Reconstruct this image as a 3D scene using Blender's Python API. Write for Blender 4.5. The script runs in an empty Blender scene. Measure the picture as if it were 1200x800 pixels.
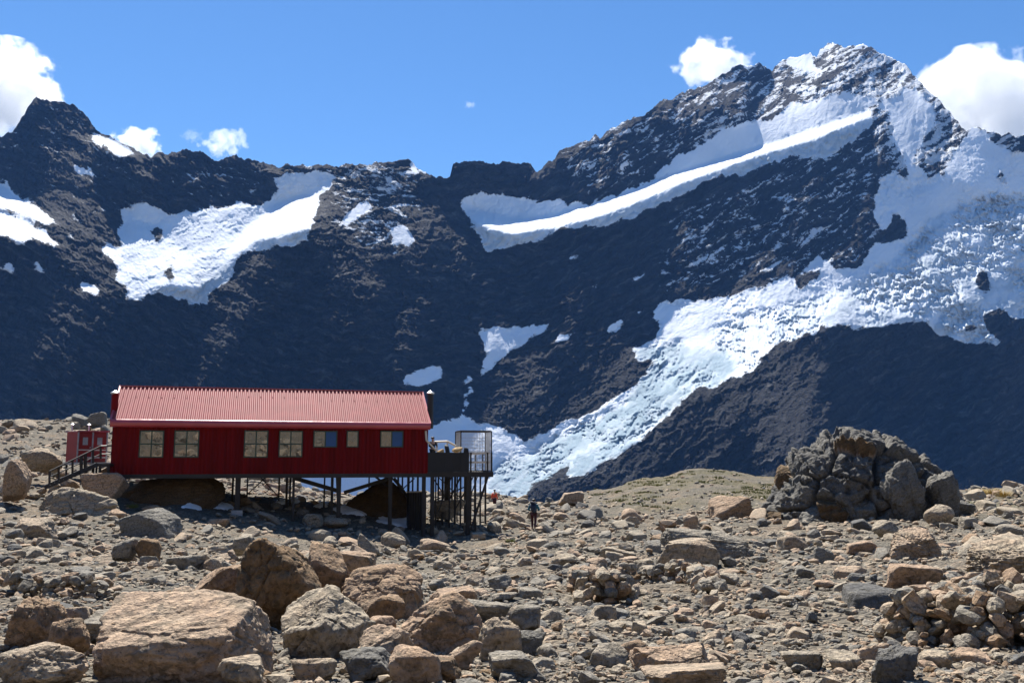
import bpy, bmesh, math, random
import numpy as np
from mathutils import Vector, Matrix

R = math.radians
scene = bpy.context.scene
COL = scene.collection
rng = np.random.default_rng(7)
random.seed(7)

# ------------------------------------------------------------------ camera
FPX = 1067.0                      # focal length in pixels of a 1200 px wide frame
PITCH = math.atan(140.0 / FPX)    # horizon at row 540 of 800
cam_d = bpy.data.cameras.new('camera')
cam_d.sensor_width = 36.0
cam_d.lens = 36.0 * FPX / 1200.0
cam_d.clip_start = 0.2
cam_d.clip_end = 60000.0
cam = bpy.data.objects.new('camera', cam_d)
cam.location = (0, 0, 0)
cam.rotation_euler = (math.pi / 2 + PITCH, 0, 0)
COL.objects.link(cam)
scene.camera = cam

# ------------------------------------------------------------------ sky, sun, exposure
SUN_EL, SUN_AZ = 55.0, -18.0      # azimuth measured from the view direction, minus is to the left
world = bpy.data.worlds.new('World')
scene.world = world
world.use_nodes = True
wn = world.node_tree
bg = wn.nodes['Background']
sky = wn.nodes.new('ShaderNodeTexSky')
sky.sky_type = 'NISHITA'
sky.sun_disc = False
sky.sun_elevation = R(SUN_EL)
sky.sun_rotation = R(SUN_AZ)
sky.altitude = 1800
sky.air_density = 1.0
sky.dust_density = 0.15
sky.ozone_density = 2.5
hs = wn.nodes.new('ShaderNodeHueSaturation')
hs.inputs['Saturation'].default_value = 1.2
wn.links.new(sky.outputs[0], hs.inputs['Color'])
wn.links.new(hs.outputs[0], bg.inputs[0])
bg.inputs[1].default_value = 0.068
sun_d = bpy.data.lights.new('sun', 'SUN')
sun_d.energy = 5.0
sun_d.angle = R(0.5)
sun_d.color = (1.0, 0.95, 0.87)
sun = bpy.data.objects.new('sun', sun_d)
SUNV = Vector((math.sin(R(SUN_AZ)) * math.cos(R(SUN_EL)), math.cos(R(SUN_AZ)) * math.cos(R(SUN_EL)), math.sin(R(SUN_EL))))
sun.rotation_euler = SUNV.to_track_quat('Z', 'Y').to_euler()
sun.location = SUNV * 200
COL.objects.link(sun)
vs = scene.view_settings
vs.view_transform = 'Standard'
vs.look = 'None'
vs.gamma = 1.0
vs.use_curve_mapping = False
vs.exposure = 1.2
scene.cycles.max_bounces = 10
scene.cycles.diffuse_bounces = 3
scene.cycles.glossy_bounces = 3
scene.cycles.transmission_bounces = 4
scene.cycles.transparent_max_bounces = 8
scene.cycles.volume_bounces = 8
scene.cycles.use_denoising = True


# ------------------------------------------------------------------ numpy helpers
def ray(u, v):
    """direction with unit forward depth along world Y turned into (x/y, z/y)"""
    xc = (np.asarray(u, float) - 600.0) / FPX
    yc = (400.0 - np.asarray(v, float)) / FPX
    fy = math.cos(PITCH) - yc * math.sin(PITCH)
    fz = math.sin(PITCH) + yc * math.cos(PITCH)
    return xc, fy, fz


def at(u, v, Y):
    x, fy, fz = ray(u, v)
    return np.array([x / fy * Y, Y, fz / fy * Y])


def smooth(a, b, x):
    t = np.clip((x - a) / (b - a), 0, 1)
    return t * t * (3 - 2 * t)


def _hash(ix, iy, iz, s):
    h = (ix * 374761393 + iy * 668265263 + iz * 2147483647 + s * 1274126177) & 0x7fffffff
    h = ((h ^ (h >> 13)) * 1274126177) & 0x7fffffff
    h = ((h ^ (h >> 15)) * 668265263) & 0x7fffffff
    return (h ^ (h >> 16)) & 0x7fffffff


_gr = rng.normal(size=(256, 3))
_gr /= np.linalg.norm(_gr, axis=1)[:, None]


def pn(x, y, z=None, s=0):
    """gradient noise, about -1..1"""
    x, y = np.broadcast_arrays(np.asarray(x, float), np.asarray(y, float))
    if z is None:
        ix, iy = np.floor(x).astype(np.int64), np.floor(y).astype(np.int64)
        fx, fy = x - ix, y - iy
        ux, uy = fx * fx * fx * (fx * (fx * 6 - 15) + 10), fy * fy * fy * (fy * (fy * 6 - 15) + 10)
        o = 0
        for dx in (0, 1):
            for dy in (0, 1):
                g = _gr[_hash(ix + dx, iy + dy, 0, s) & 255]
                d = g[..., 0] * (fx - dx) + g[..., 1] * (fy - dy)
                o = o + d * (ux if dx else 1 - ux) * (uy if dy else 1 - uy)
        return o * 2.0
    z = np.asarray(z, float)
    ix, iy, iz = (np.floor(a).astype(np.int64) for a in (x, y, z))
    fx, fy, fz = x - ix, y - iy, z - iz
    f = lambda t: t * t * t * (t * (t * 6 - 15) + 10)
    ux, uy, uz = f(fx), f(fy), f(fz)
    o = 0
    for dx in (0, 1):
        for dy in (0, 1):
            for dz in (0, 1):
                g = _gr[_hash(ix + dx, iy + dy, iz + dz, s) & 255]
                d = g[..., 0] * (fx - dx) + g[..., 1] * (fy - dy) + g[..., 2] * (fz - dz)
                o = o + d * (ux if dx else 1 - ux) * (uy if dy else 1 - uy) * (uz if dz else 1 - uz)
    return o * 1.6


def fbm(x, y, o=4, s=0, gain=0.5):
    r, a = 0, 1.0
    for k in range(o):
        r = r + a * pn(x * 2 ** k, y * 2 ** k, None, s + k * 17)
        a *= gain
    return r


def ridged(x, y, o=4, s=0, gain=0.5):
    r, a = 0, 1.0
    for k in range(o):
        r = r + a * (1 - 2 * np.abs(pn(x * 2 ** k, y * 2 ** k, None, s + k * 13)))
        a *= gain
    return r


def worley(x, y, s=0):
    ix, iy = np.floor(x).astype(np.int64), np.floor(y).astype(np.int64)
    f1 = np.full(x.shape, 9.0)
    f2 = np.full(x.shape, 9.0)
    cv = np.zeros(x.shape)
    for dx in (-1, 0, 1):
        for dy in (-1, 0, 1):
            h = _hash(ix + dx, iy + dy, 3, s)
            px = ix + dx + (h & 1023) / 1024.0
            py = iy + dy + ((h >> 10) & 1023) / 1024.0
            d = np.hypot(px - x, py - y)
            n = d < f1
            f2 = np.where(n, f1, np.minimum(f2, d))
            cv = np.where(n, ((h >> 20) & 255) / 255.0, cv)
            f1 = np.where(n, d, f1)
    return f1, f2, cv


def blur(a, r):
    """box blur twice along both axes"""
    r = int(r)
    if r < 1:
        return a
    for _ in range(2):
        for ax in (0, 1):
            p = np.pad(a, [(r + 1, r) if k == ax else (0, 0) for k in (0, 1)], mode='edge')
            c = np.cumsum(p, axis=ax)
            n = a.shape[ax]
            hi = np.take(c, np.arange(2 * r + 1, 2 * r + 1 + n), axis=ax)
            lo = np.take(c, np.arange(0, n), axis=ax)
            a = (hi - lo) / (2 * r + 1)
    return a


def inpoly(px, py, poly):
    ins = np.zeros(px.shape, bool)
    n = len(poly)
    for k in range(n):
        x0, y0 = poly[k]
        x1, y1 = poly[(k + 1) % n]
        if y0 == y1:
            continue
        c = (y0 > py) != (y1 > py)
        ins ^= c & (px < (x1 - x0) * (py - y0) / (y1 - y0) + x0)
    return ins


def np_mesh(name, V, F, mat=None, smooth_shade=True, attrs=None):
    """mesh datablock from arrays; F is an (n,3) or (n,4) index array"""
    me = bpy.data.meshes.new(name)
    V = np.asarray(V, np.float32)
    F = np.asarray(F, np.int32)
    me.vertices.add(len(V))
    me.vertices.foreach_set('co', V.ravel())
    k = F.shape[1]
    me.loops.add(F.size)
    me.loops.foreach_set('vertex_index', F.ravel())
    me.polygons.add(len(F))
    me.polygons.foreach_set('loop_start', np.arange(0, F.size, k, dtype=np.int32))
    me.polygons.foreach_set('loop_total', np.full(len(F), k, np.int32))
    me.polygons.foreach_set('use_smooth', np.full(len(F), smooth_shade, bool))
    for an, av in (attrs or {}).items():
        at_ = me.attributes.new(an, 'FLOAT', 'POINT')
        at_.data.foreach_set('value', np.asarray(av, np.float32))
    if mat:
        me.materials.append(mat)
    me.update()
    me.validate()
    return me


def link(name, me, parent=None, loc=None):
    o = bpy.data.objects.new(name, me)
    COL.objects.link(o)
    if parent is not None:
        o.parent = parent
    if loc is not None:
        o.location = loc
    return o


def tag(o, label=None, cat=None, group=None, kind=None):
    for k, val in (('label', label), ('category', cat), ('group', group), ('kind', kind)):
        if val:
            o[k] = val
    return o


def empty(name, loc, rz=0.0, label=None, cat=None, group=None):
    o = bpy.data.objects.new(name, None)
    o.empty_display_size = 0.3
    o.location = loc
    o.rotation_euler = (0, 0, rz)
    COL.objects.link(o)
    return tag(o, label, cat, group)


# ------------------------------------------------------------------ materials
def new_mat(name):
    m = bpy.data.materials.new(name)
    m.use_nodes = True
    nt = m.node_tree
    return m, nt, nt.nodes['Principled BSDF']


def nd(nt, typ, **kw):
    n = nt.nodes.new(typ)
    for k, val in kw.items():
        if hasattr(n, k):
            setattr(n, k, val)
        else:
            n.inputs[k.replace('_', ' ')].default_value = val
    return n


def noise_node(nt, vec, scale, detail=4, rough=0.55, dist=0.0):
    n = nt.nodes.new('ShaderNodeTexNoise')
    n.inputs['Scale'].default_value = scale
    n.inputs['Detail'].default_value = detail
    n.inputs['Roughness'].default_value = rough
    n.inputs['Distortion'].default_value = dist
    if vec is not None:
        nt.links.new(vec, n.inputs['Vector'])
    return n


def ramp(nt, fac, stops):
    r = nt.nodes.new('ShaderNodeValToRGB')
    el = r.color_ramp.elements
    while len(el) < len(stops):
        el.new(0.5)
    for e, (p, c) in zip(el, stops):
        e.position = p
        e.color = (*c, 1) if len(c) == 3 else c
    nt.links.new(fac, r.inputs[0])
    return r


def mix(nt, fac, a, b, blend='MIX'):
    n = nt.nodes.new('ShaderNodeMix')
    n.data_type = 'RGBA'
    n.blend_type = blend
    for sock, val in ((n.inputs[0], fac), (n.inputs[6], a), (n.inputs[7], b)):
        if isinstance(val, (int, float)):
            sock.default_value = val
        elif isinstance(val, tuple):
            sock.default_value = (*val, 1)
        else:
            nt.links.new(val, sock)
    return n.outputs[2]


def math_n(nt, op, a, b=0.0, c=None):
    n = nt.nodes.new('ShaderNodeMath')
    n.operation = op
    for k, val in enumerate((a, b, c)):
        if val is None:
            continue
        if isinstance(val, (int, float)):
            n.inputs[k].default_value = val
        else:
            nt.links.new(val, n.inputs[k])
    return n.outputs[0]


def maprange(nt, v, a, b, c=0.0, d=1.0):
    n = nt.nodes.new('ShaderNodeMapRange')
    n.interpolation_type = 'SMOOTHSTEP'
    nt.links.new(v, n.inputs[0])
    for k, val in enumerate((a, b, c, d)):
        n.inputs[k + 1].default_value = val
    return n.outputs[0]


def bump(nt, bsdf, h, strength, dist):
    b = nt.nodes.new('ShaderNodeBump')
    b.inputs['Strength'].default_value = strength
    b.inputs['Distance'].default_value = dist
    nt.links.new(h, b.inputs['Height'])
    nt.links.new(b.outputs[0], bsdf.inputs['Normal'])
    return b


def mat_plain(name, col, rough=0.6, metal=0.0, var=0.25, scale=3.0, bmp=0.0, spec=0.5, streak=False):
    m, nt, b = new_mat(name)
    g = nt.nodes.new('ShaderNodeNewGeometry')
    src = g.outputs['Position']
    if streak:                                   # rain streaks run down the sheets
        mp = nt.nodes.new('ShaderNodeMapping')
        mp.inputs['Scale'].default_value = (3.5, 3.5, .22)
        nt.links.new(src, mp.inputs['Vector'])
        src = mp.outputs[0]
    n = noise_node(nt, src, scale, 5)
    lo = tuple(c * (1 - var) for c in col)
    hi = tuple(min(1, c * (1 + var)) for c in col)
    r = ramp(nt, n.outputs[0], [(0.3, lo), (0.7, hi)])
    nt.links.new(r.outputs[0], b.inputs['Base Color'])
    b.inputs['Roughness'].default_value = rough
    b.inputs['Metallic'].default_value = metal
    b.inputs['Specular IOR Level'].default_value = spec
    if bmp:
        bump(nt, b, n.outputs[0], 0.6, bmp)
    return m


def mat_rock(name, bump_d, s=1.0, sat=1.0):
    """stone: attribute 'tone' picks grey, tan, pink or brown; veins, speckle and lichen on top"""
    m, nt, b = new_mat(name)
    g = nt.nodes.new('ShaderNodeNewGeometry')
    pos = g.outputs['Position']
    a = nd(nt, 'ShaderNodeAttribute', attribute_name='tone')
    n1 = noise_node(nt, pos, 1.6 * s, 6, 0.6, 0.4)
    n2 = noise_node(nt, pos, 14 * s, 5, 0.65)
    n3 = noise_node(nt, pos, 5.0 * s, 3, 0.5, 1.5)
    t = math_n(nt, 'MULTIPLY_ADD', n1.outputs[0], 0.36, -0.18)
    t = math_n(nt, 'ADD', t, a.outputs['Fac'])
    r = ramp(nt, t, [(0.0, (0.085, 0.085, 0.085)), (0.22, (0.205, 0.190, 0.162)), (0.45, (0.345, 0.288, 0.212)),
                     (0.62, (0.360, 0.255, 0.175)), (0.78, (0.200, 0.128, 0.068)), (1.0, (0.085, 0.055, 0.028))])
    sp = ramp(nt, n2.outputs[0], [(0.3, (0.5, 0.5, 0.5)), (0.5, (1, 1, 1)), (0.72, (1.35, 1.32, 1.26))])
    c = mix(nt, 1.0, r.outputs[0], sp.outputs[0], 'MULTIPLY')
    li = maprange(nt, n3.outputs[0], 0.54, 0.62)
    n4 = noise_node(nt, pos, 30 * s, 3, 0.6)
    c = mix(nt, math_n(nt, 'MULTIPLY', maprange(nt, n4.outputs[0], 0.60, 0.66), .55), c, (0.04, 0.036, 0.03))
    wt = nt.nodes.new('ShaderNodeTexWave')
    wt.bands_direction = 'Z'
    wt.inputs['Scale'].default_value = 1.6 * s
    wt.inputs['Distortion'].default_value = 7.0
    wt.inputs['Detail'].default_value = 4
    wt.inputs['Detail Scale'].default_value = 1.3
    rmp = nt.nodes.new('ShaderNodeMapping')
    rmp.inputs['Rotation'].default_value = (0.35, 0.3, 0)
    nt.links.new(pos, rmp.inputs['Vector'])
    nt.links.new(rmp.outputs[0], wt.inputs['Vector'])
    c = mix(nt, .3, c, ramp(nt, wt.outputs['Fac'], [(0.0, (.45, .44, .42)), (.25, (1, 1, 1)), (1, (1.1, 1.08, 1.05))]).outputs[0], 'MULTIPLY')
    c = mix(nt, math_n(nt, 'MULTIPLY', li, 0.5), c, (0.075, 0.066, 0.045))
    b.inputs['Roughness'].default_value = 0.88
    b.inputs['Specular IOR Level'].default_value = 0.25
    nt.links.new(c, b.inputs['Base Color'])
    v = nt.nodes.new('ShaderNodeTexVoronoi')
    v.feature = 'DISTANCE_TO_EDGE'
    v.inputs['Scale'].default_value = 1.1 * s
    nt.links.new(mix(nt, 0.25, pos, n1.outputs[1]), v.inputs['Vector'])
    crack = maprange(nt, v.outputs[0], 0.0, 0.02)
    h = math_n(nt, 'ADD', n1.outputs[0], math_n(nt, 'MULTIPLY', n2.outputs[0], 0.7))
    h = math_n(nt, 'ADD', h, math_n(nt, 'MULTIPLY', crack, 0.10))
    h = math_n(nt, 'ADD', h, math_n(nt, 'MULTIPLY', wt.outputs['Fac'], 0.16))
    bump(nt, b, h, 0.8, bump_d)
    return m


M_ROCK = mat_rock('weathered_stone', 0.15)
M_STONE = mat_rock('loose_stone', 0.05, 2.0)

# ground: gravel and grit
M_GROUND, nt, b = new_mat('gravel_ground')
g = nt.nodes.new('ShaderNodeNewGeometry')
pos = g.outputs['Position']
n1 = noise_node(nt, pos, 0.35, 5)
n2 = noise_node(nt, pos, 9, 5, 0.7)
v1 = nt.nodes.new('ShaderNodeTexVoronoi')
v1.inputs['Scale'].default_value = 11
nt.links.new(pos, v1.inputs['Vector'])
v2 = nt.nodes.new('ShaderNodeTexVoronoi')
v2.inputs['Scale'].default_value = 3.2
nt.links.new(pos, v2.inputs['Vector'])
c = ramp(nt, n1.outputs[0], [(0.3, (0.105, 0.102, 0.090)), (0.5, (0.15, 0.138, 0.115)), (0.7, (0.185, 0.150, 0.115))]).outputs[0]
sp = ramp(nt, v1.outputs['Color'], [(0.1, (0.55, 0.55, 0.55)), (0.5, (1, 0.98, 0.95)), (0.9, (1.5, 1.42, 1.3))]).outputs[0]
c = mix(nt, 0.8, c, sp, 'MULTIPLY')
c = mix(nt, 0.5, c, ramp(nt, v2.outputs['Color'], [(0.1, (0.6, 0.6, 0.6)), (0.9, (1.4, 1.3, 1.2))]).outputs[0], 'MULTIPLY')
moss = nd(nt, 'ShaderNodeAttribute', attribute_name='moss')
mf = math_n(nt, 'MULTIPLY', moss.outputs['Fac'], maprange(nt, n2.outputs[0], 0.42, 0.6))
c = mix(nt, mf, c, (0.10, 0.09, 0.03))
rust = nd(nt, 'ShaderNodeAttribute', attribute_name='rust')
c = mix(nt, math_n(nt, 'MULTIPLY', rust.outputs['Fac'], maprange(nt, n2.outputs[0], 0.3, 0.6)), c, (0.17, 0.075, 0.03))
nt.links.new(c, b.inputs['Base Color'])
b.inputs['Roughness'].default_value = 0.95
b.inputs['Specular IOR Level'].default_value = 0.1
h = math_n(nt, 'SUBTRACT', math_n(nt, 'MULTIPLY', n2.outputs[0], 0.6), v1.outputs['Distance'])
h = math_n(nt, 'SUBTRACT', h, math_n(nt, 'MULTIPLY', v2.outputs['Distance'], 1.4))
bump(nt, b, h, 0.9, 0.10)


def mat_mountain(name, snowy):
    m, nt, b = new_mat(name)
    g = nt.nodes.new('ShaderNodeNewGeometry')
    pos = g.outputs['Position']
    bx_ = nd(nt, 'ShaderNodeAttribute', attribute_name='bed_along')
    by_ = nd(nt, 'ShaderNodeAttribute', attribute_name='bed_across')
    cx_ = nt.nodes.new('ShaderNodeCombineXYZ')
    nt.links.new(bx_.outputs['Fac'], cx_.inputs[0])
    nt.links.new(by_.outputs['Fac'], cx_.inputs[1])
    n1 = noise_node(nt, cx_.outputs[0], 1.0, 7, 0.66, 0.5)      # beds
    n2 = noise_node(nt, pos, 0.06, 7, 0.72)
    n3 = noise_node(nt, pos, 0.006, 3, 0.5)
    rk = ramp(nt, n1.outputs[0], [(0.30, (0.007, 0.008, 0.011)), (0.46, (0.017, 0.019, 0.024)), (0.58, (0.034, 0.036, 0.040)), (0.66, (0.080, 0.080, 0.080))]).outputs[0]
    rk = mix(nt, 0.7, rk, ramp(nt, n2.outputs[0], [(0.32, (0.35, 0.36, 0.38)), (0.68, (1.75, 1.65, 1.55))]).outputs[0], 'MULTIPLY')
    a = nd(nt, 'ShaderNodeAttribute', attribute_name='snow')
    ice = nd(nt, 'ShaderNodeAttribute', attribute_name='ice')
    sn = math_n(nt, 'ADD', a.outputs['Fac'], math_n(nt, 'MULTIPLY_ADD', n2.outputs[0], 0.8, -0.40))
    sn = math_n(nt, 'ADD', sn, math_n(nt, 'MULTIPLY_ADD', n1.outputs[0], 1.3, -0.65))
    sf = maprange(nt, sn, 0.44, 0.56)
    scol = mix(nt, ice.outputs['Fac'], (0.78, 0.81, 0.85), (0.265, 0.345, 0.40))
    scol = mix(nt, 1.0, scol, ramp(nt, n3.outputs[0], [(0.3, (0.90, 0.91, 0.92)), (0.6, (1, 1, 1))]).outputs[0], 'MULTIPLY')
    c = mix(nt, sf, rk, scol)
    nt.links.new(c, b.inputs['Base Color'])
    b.inputs['Roughness'].default_value = 0.9
    b.inputs['Specular IOR Level'].default_value = 0.12
    h = math_n(nt, 'ADD', math_n(nt, 'MULTIPLY', n1.outputs[0], 1.0), math_n(nt, 'MULTIPLY', n2.outputs[0], 0.5))
    bump(nt, b, h, 0.35 if snowy else 0.9, 10.0 if snowy else 22.0)
    return m


M_MOUNT = mat_mountain('mountain_rock', False)
M_SNOW = mat_mountain('glacier_snow', True)

# ------------------------------------------------------------------ far mountains and glaciers
RIDGE = [(-420, 250), (-250, 215), (-100, 185), (-40, 165), (0, 158), (15, 153), (24, 140), (32, 125), (42, 115), (55, 116), (70, 119), (85, 121), (97, 130),
         (108, 145), (120, 155), (135, 163), (150, 170), (160, 175), (175, 182), (190, 180), (205, 177), (222, 175), (235, 178), (248, 184), (258, 190), (268, 184),
         (276, 180), (285, 184), (300, 188), (320, 194), (335, 193), (350, 194), (370, 193), (395, 194), (415, 193), (430, 192), (445, 190), (460, 189),
         (475, 187), (480, 188), (490, 196), (505, 204), (515, 209), (527, 207), (531, 192), (545, 188), (565, 189), (585, 190), (605, 190), (615, 189), (622, 190),
         (628, 201), (637, 194), (650, 185), (655, 176), (662, 171), (670, 170), (678, 168), (690, 162), (697, 156), (703, 160), (712, 152), (722, 146),
         (735, 141), (745, 136), (755, 133), (763, 127), (770, 120), (776, 115), (785, 116), (800, 108), (815, 102), (830, 98), (845, 88), (858, 80),
         (868, 76), (880, 76), (890, 74), (897, 76), (905, 82), (910, 75), (918, 70), (930, 66), (940, 64), (950, 63), (957, 66), (962, 55), (970, 51),
         (980, 50), (988, 53), (995, 55), (1008, 52), (1022, 55), (1035, 62), (1050, 67), (1060, 75), (1068, 84), (1075, 93), (1085, 102), (1098, 115),
         (1110, 128), (1118, 138), (1125, 145), (1133, 150), (1145, 148), (1160, 152), (1172, 157), (1182, 155), (1190, 160), (1200, 157), (1260, 172),
         (1400, 205), (1700, 260)]
# snow and ice outlines: (object, ice share, slope, aspect, outline); object 1 cirque glacier, 2 shelf glacier, 3 icefall, 4 snow patches
A1, A2, A3, A4 = 1, 2, 3, 4
AREAS = [
    (A1, .1, 36, -20, [(145, 245), (165, 238), (185, 243), (205, 252), (230, 245), (262, 242), (285, 238), (300, 243), (318, 232), (330, 222), (318, 212), (330, 206), (360, 207), (385, 202), (392, 212), (380, 228), (372, 245), (368, 262), (362, 275), (345, 285), (318, 287), (300, 290), (285, 297), (275, 308), (272, 322), (258, 332), (247, 342), (243, 352), (230, 355), (215, 350), (195, 345), (175, 345), (155, 353), (143, 350), (150, 340), (135, 325), (140, 310), (125, 300), (118, 285), (140, 290), (138, 270), (145, 258)]),
    (A1, .1, 57, 30, [(150, 240), (185, 243), (205, 252), (262, 242), (300, 243), (318, 232), (330, 222), (318, 212), (330, 204), (392, 200), (385, 224), (345, 228), (318, 240), (300, 256), (275, 275), (270, 300), (250, 322), (232, 330), (228, 300), (205, 285), (185, 262), (165, 258)]),
    (A1, .1, 31, -32, [(302, 262), (330, 240), (355, 228), (372, 245), (362, 268), (330, 274), (295, 285), (275, 300), (268, 296)]),
    (A1, .55, 68, 10, [(283, 299), (300, 284), (335, 278), (362, 270), (362, 278), (345, 287), (318, 289), (285, 299), (275, 309), (272, 324), (250, 342), (243, 354), (230, 356), (215, 350), (195, 346), (172, 342), (200, 334), (230, 340), (245, 326), (262, 312)]),
    (A4, 0, 54, 25, [(425, 235), (437, 229), (433, 245), (405, 266), (400, 256), (410, 246)]),
    (A4, 0, 33, -35, [(-60, 190), (0, 213), (12, 220), (25, 232), (45, 243), (72, 262), (60, 263), (40, 256), (20, 251), (0, 244), (-60, 240)]),
    (A4, 0, 33, -35, [(-60, 248), (0, 248), (25, 255), (45, 268), (76, 290), (70, 292), (45, 283), (30, 278), (37, 286), (15, 283), (0, 276), (-60, 270)]),
    (A4, 0, 35, -30, [(28, 300), (45, 310), (68, 326), (60, 323), (38, 311)]),
    (A4, 0, 35, -30, [(97, 331), (110, 334), (121, 343), (105, 347), (95, 341)]),
    (A4, 0, 54, 10, [(82, 194), (105, 195), (115, 206), (100, 207)]),
    (A4, 0, 31, -30, [(103, 156), (120, 158), (140, 168), (156, 180), (150, 187), (130, 179), (115, 171)]),
    (A4, 0, 38, -20, [(-5, 311), (8, 309), (16, 300), (20, 322), (8, 317)]),
    (A4, 0, 58, 20, [(453, 265), (475, 263), (488, 280), (481, 291), (468, 284), (463, 297), (459, 281)]),
    (A4, 0, 34, -20, [(478, 189), (486, 194), (504, 206), (500, 209), (488, 201), (482, 208)]),
    (A4, 0, 58, 25, [(560, 385), (600, 383), (648, 380), (625, 395), (600, 412), (580, 425), (566, 446), (560, 446), (570, 415)]),
    (A4, 0, 58, 15, [(470, 438), (495, 431), (521, 430), (515, 445), (495, 453), (473, 450)]),
    (A4, 0, 58, 20, [(538, 447), (556, 432), (548, 448)]),
    (A4, 0, 58, 20, [(648, 405), (658, 390), (677, 388), (664, 400)]),
    (A4, 0, 58, 20, [(708, 388), (728, 372), (731, 382), (716, 393)]),
    (A4, 0, 58, 20, [(742, 366), (750, 360), (751, 372), (743, 374)]),
    (A4, 0, 59, 25, [(690, 340), (706, 320), (708, 325), (694, 344)]),
    (A4, 0, 59, 25, [(735, 335), (756, 314), (758, 318), (740, 338)]),
    (A4, 0, 59, 15, [(668, 300), (682, 297), (680, 305), (670, 306)]),
    (A4, 0, 50, 15, [(541, 488), (545, 462), (553, 452), (560, 446), (560, 449), (550, 462), (545, 490)]),
    (A4, .1, 56, 28, [(300, 600), (330, 545), (420, 535), (500, 502), (522, 493), (541, 487), (566, 496), (600, 506), (618, 522), (585, 545), (560, 610), (300, 640)]),
    (A2, 0, 50, 5, [(545, 229), (575, 226), (600, 231), (640, 235), (665, 237), (690, 238), (650, 254), (620, 260), (575, 254), (538, 236)]),
    (A2, 0, 27, -28, [(536, 234), (575, 249), (620, 255), (650, 250), (700, 236), (760, 213), (800, 198), (850, 181), (900, 166), (950, 151), (1000, 134), (1018, 127), (1023, 140), (1000, 148), (950, 168), (900, 182), (850, 199), (800, 217), (770, 231), (700, 258), (650, 271), (600, 279), (556, 266)]),
    (A2, .55, 69, 0, [(538, 246), (556, 264), (600, 277), (650, 268), (700, 256), (770, 230), (800, 216), (850, 198), (900, 180), (950, 166), (1000, 146), (1023, 138), (1022, 146), (1005, 161), (985, 176), (965, 189), (940, 181), (900, 191), (870, 206), (840, 206), (800, 226), (770, 241), (720, 263), (680, 266), (650, 271), (620, 284), (595, 289), (572, 298), (560, 276), (548, 256)]),
    (A4, 0, 53, 0, [(756, 210), (775, 196), (800, 180), (830, 165), (845, 152), (880, 142), (900, 143), (925, 121), (960, 118), (985, 108), (1010, 112), (1032, 120), (1020, 128), (1000, 135), (950, 152), (900, 168), (850, 182), (800, 200)]),
    (A4, 0, 44, -10, [(916, 72), (930, 66), (950, 63), (960, 80), (962, 86), (948, 86), (925, 80)]),
    (A4, 0, 42, -10, [(860, 82), (870, 76), (890, 74), (884, 80), (862, 88), (845, 94), (852, 86)]),
    (A4, 0, 46, 10, [(990, 55), (1008, 52), (1022, 55), (1018, 59), (1000, 60)]),
    (A4, 0, 53, -24, [(1028, 122), (1050, 112), (1072, 100), (1085, 118), (1100, 134), (1086, 160), (1074, 185), (1076, 200), (1064, 215), (1060, 190), (1046, 165), (1044, 145)]),
    (A3, 0, 44, -20, [(1130, 158), (1146, 150), (1165, 166), (1190, 178), (1300, 190), (1300, 260), (1180, 245), (1160, 232), (1130, 215), (1104, 206), (1112, 186), (1124, 170)]),
    (A3, .05, 51, -42, [(1024, 238), (1032, 205), (1052, 200), (1064, 215), (1076, 198), (1104, 206), (1130, 215), (1160, 232), (1110, 250), (1080, 270), (1072, 290), (1000, 341), (935, 360), (870, 377), (800, 407), (735, 412), (730, 408), (770, 398), (768, 352), (800, 352), (850, 348), (900, 332), (935, 321), (960, 298), (970, 306), (985, 316), (1008, 312), (1028, 284), (1060, 280), (1062, 262), (1048, 250), (1040, 270), (1026, 262)]),
    (A3, .35, 36, -42, [(1086, 258), (1112, 246), (1160, 228), (1300, 230), (1300, 400), (1200, 392), (1165, 402), (1130, 402), (1100, 391), (1080, 372), (1060, 376), (1035, 382), (1010, 386), (985, 379), (960, 386), (940, 396), (915, 401), (895, 416), (880, 437), (860, 442), (838, 452), (810, 450), (790, 430), (735, 410), (800, 402), (870, 372), (935, 355), (1000, 336), (1072, 284)]),
    (A3, .92, 33, -22, [(735, 408), (790, 404), (850, 410), (862, 430), (838, 454), (810, 457), (796, 472), (781, 491), (761, 506), (736, 526), (700, 546), (690, 556), (660, 561), (640, 568), (620, 590), (600, 625), (500, 625), (560, 590), (578, 548), (602, 530), (622, 516), (652, 500), (692, 485), (716, 470), (742, 455), (756, 437), (770, 424), (745, 420)]),
    (A3, .1, 56, 35, [(600, 533), (622, 514), (652, 498), (692, 483), (716, 468), (742, 453), (750, 445), (744, 462), (715, 482), (680, 498), (640, 518), (605, 540)]),
]
# rock showing through the ice
ISLANDS = [[(930, 330), (946, 318), (962, 318), (952, 334), (934, 340)], [(1148, 314), (1158, 318), (1162, 338), (1152, 342), (1144, 330)],
           [(1155, 366), (1175, 362), (1190, 376), (1215, 372), (1215, 392), (1172, 398), (1154, 386)], [(1100, 138), (1118, 140), (1130, 152), (1112, 186), (1102, 204), (1088, 206), (1072, 194), (1086, 166)],
           [(612, 592), (622, 572), (636, 560), (660, 548), (668, 541), (664, 556), (648, 566), (668, 566), (640, 592)], [(178, 266), (190, 264), (192, 285), (184, 292)],
           [(192, 318), (202, 310), (204, 328), (196, 332)], [(1132, 376), (1142, 380), (1140, 390), (1131, 388)], [(1168, 204), (1176, 200), (1180, 214), (1170, 216)],
           [(756, 376), (772, 372), (768, 398), (752, 402)]]


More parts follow.
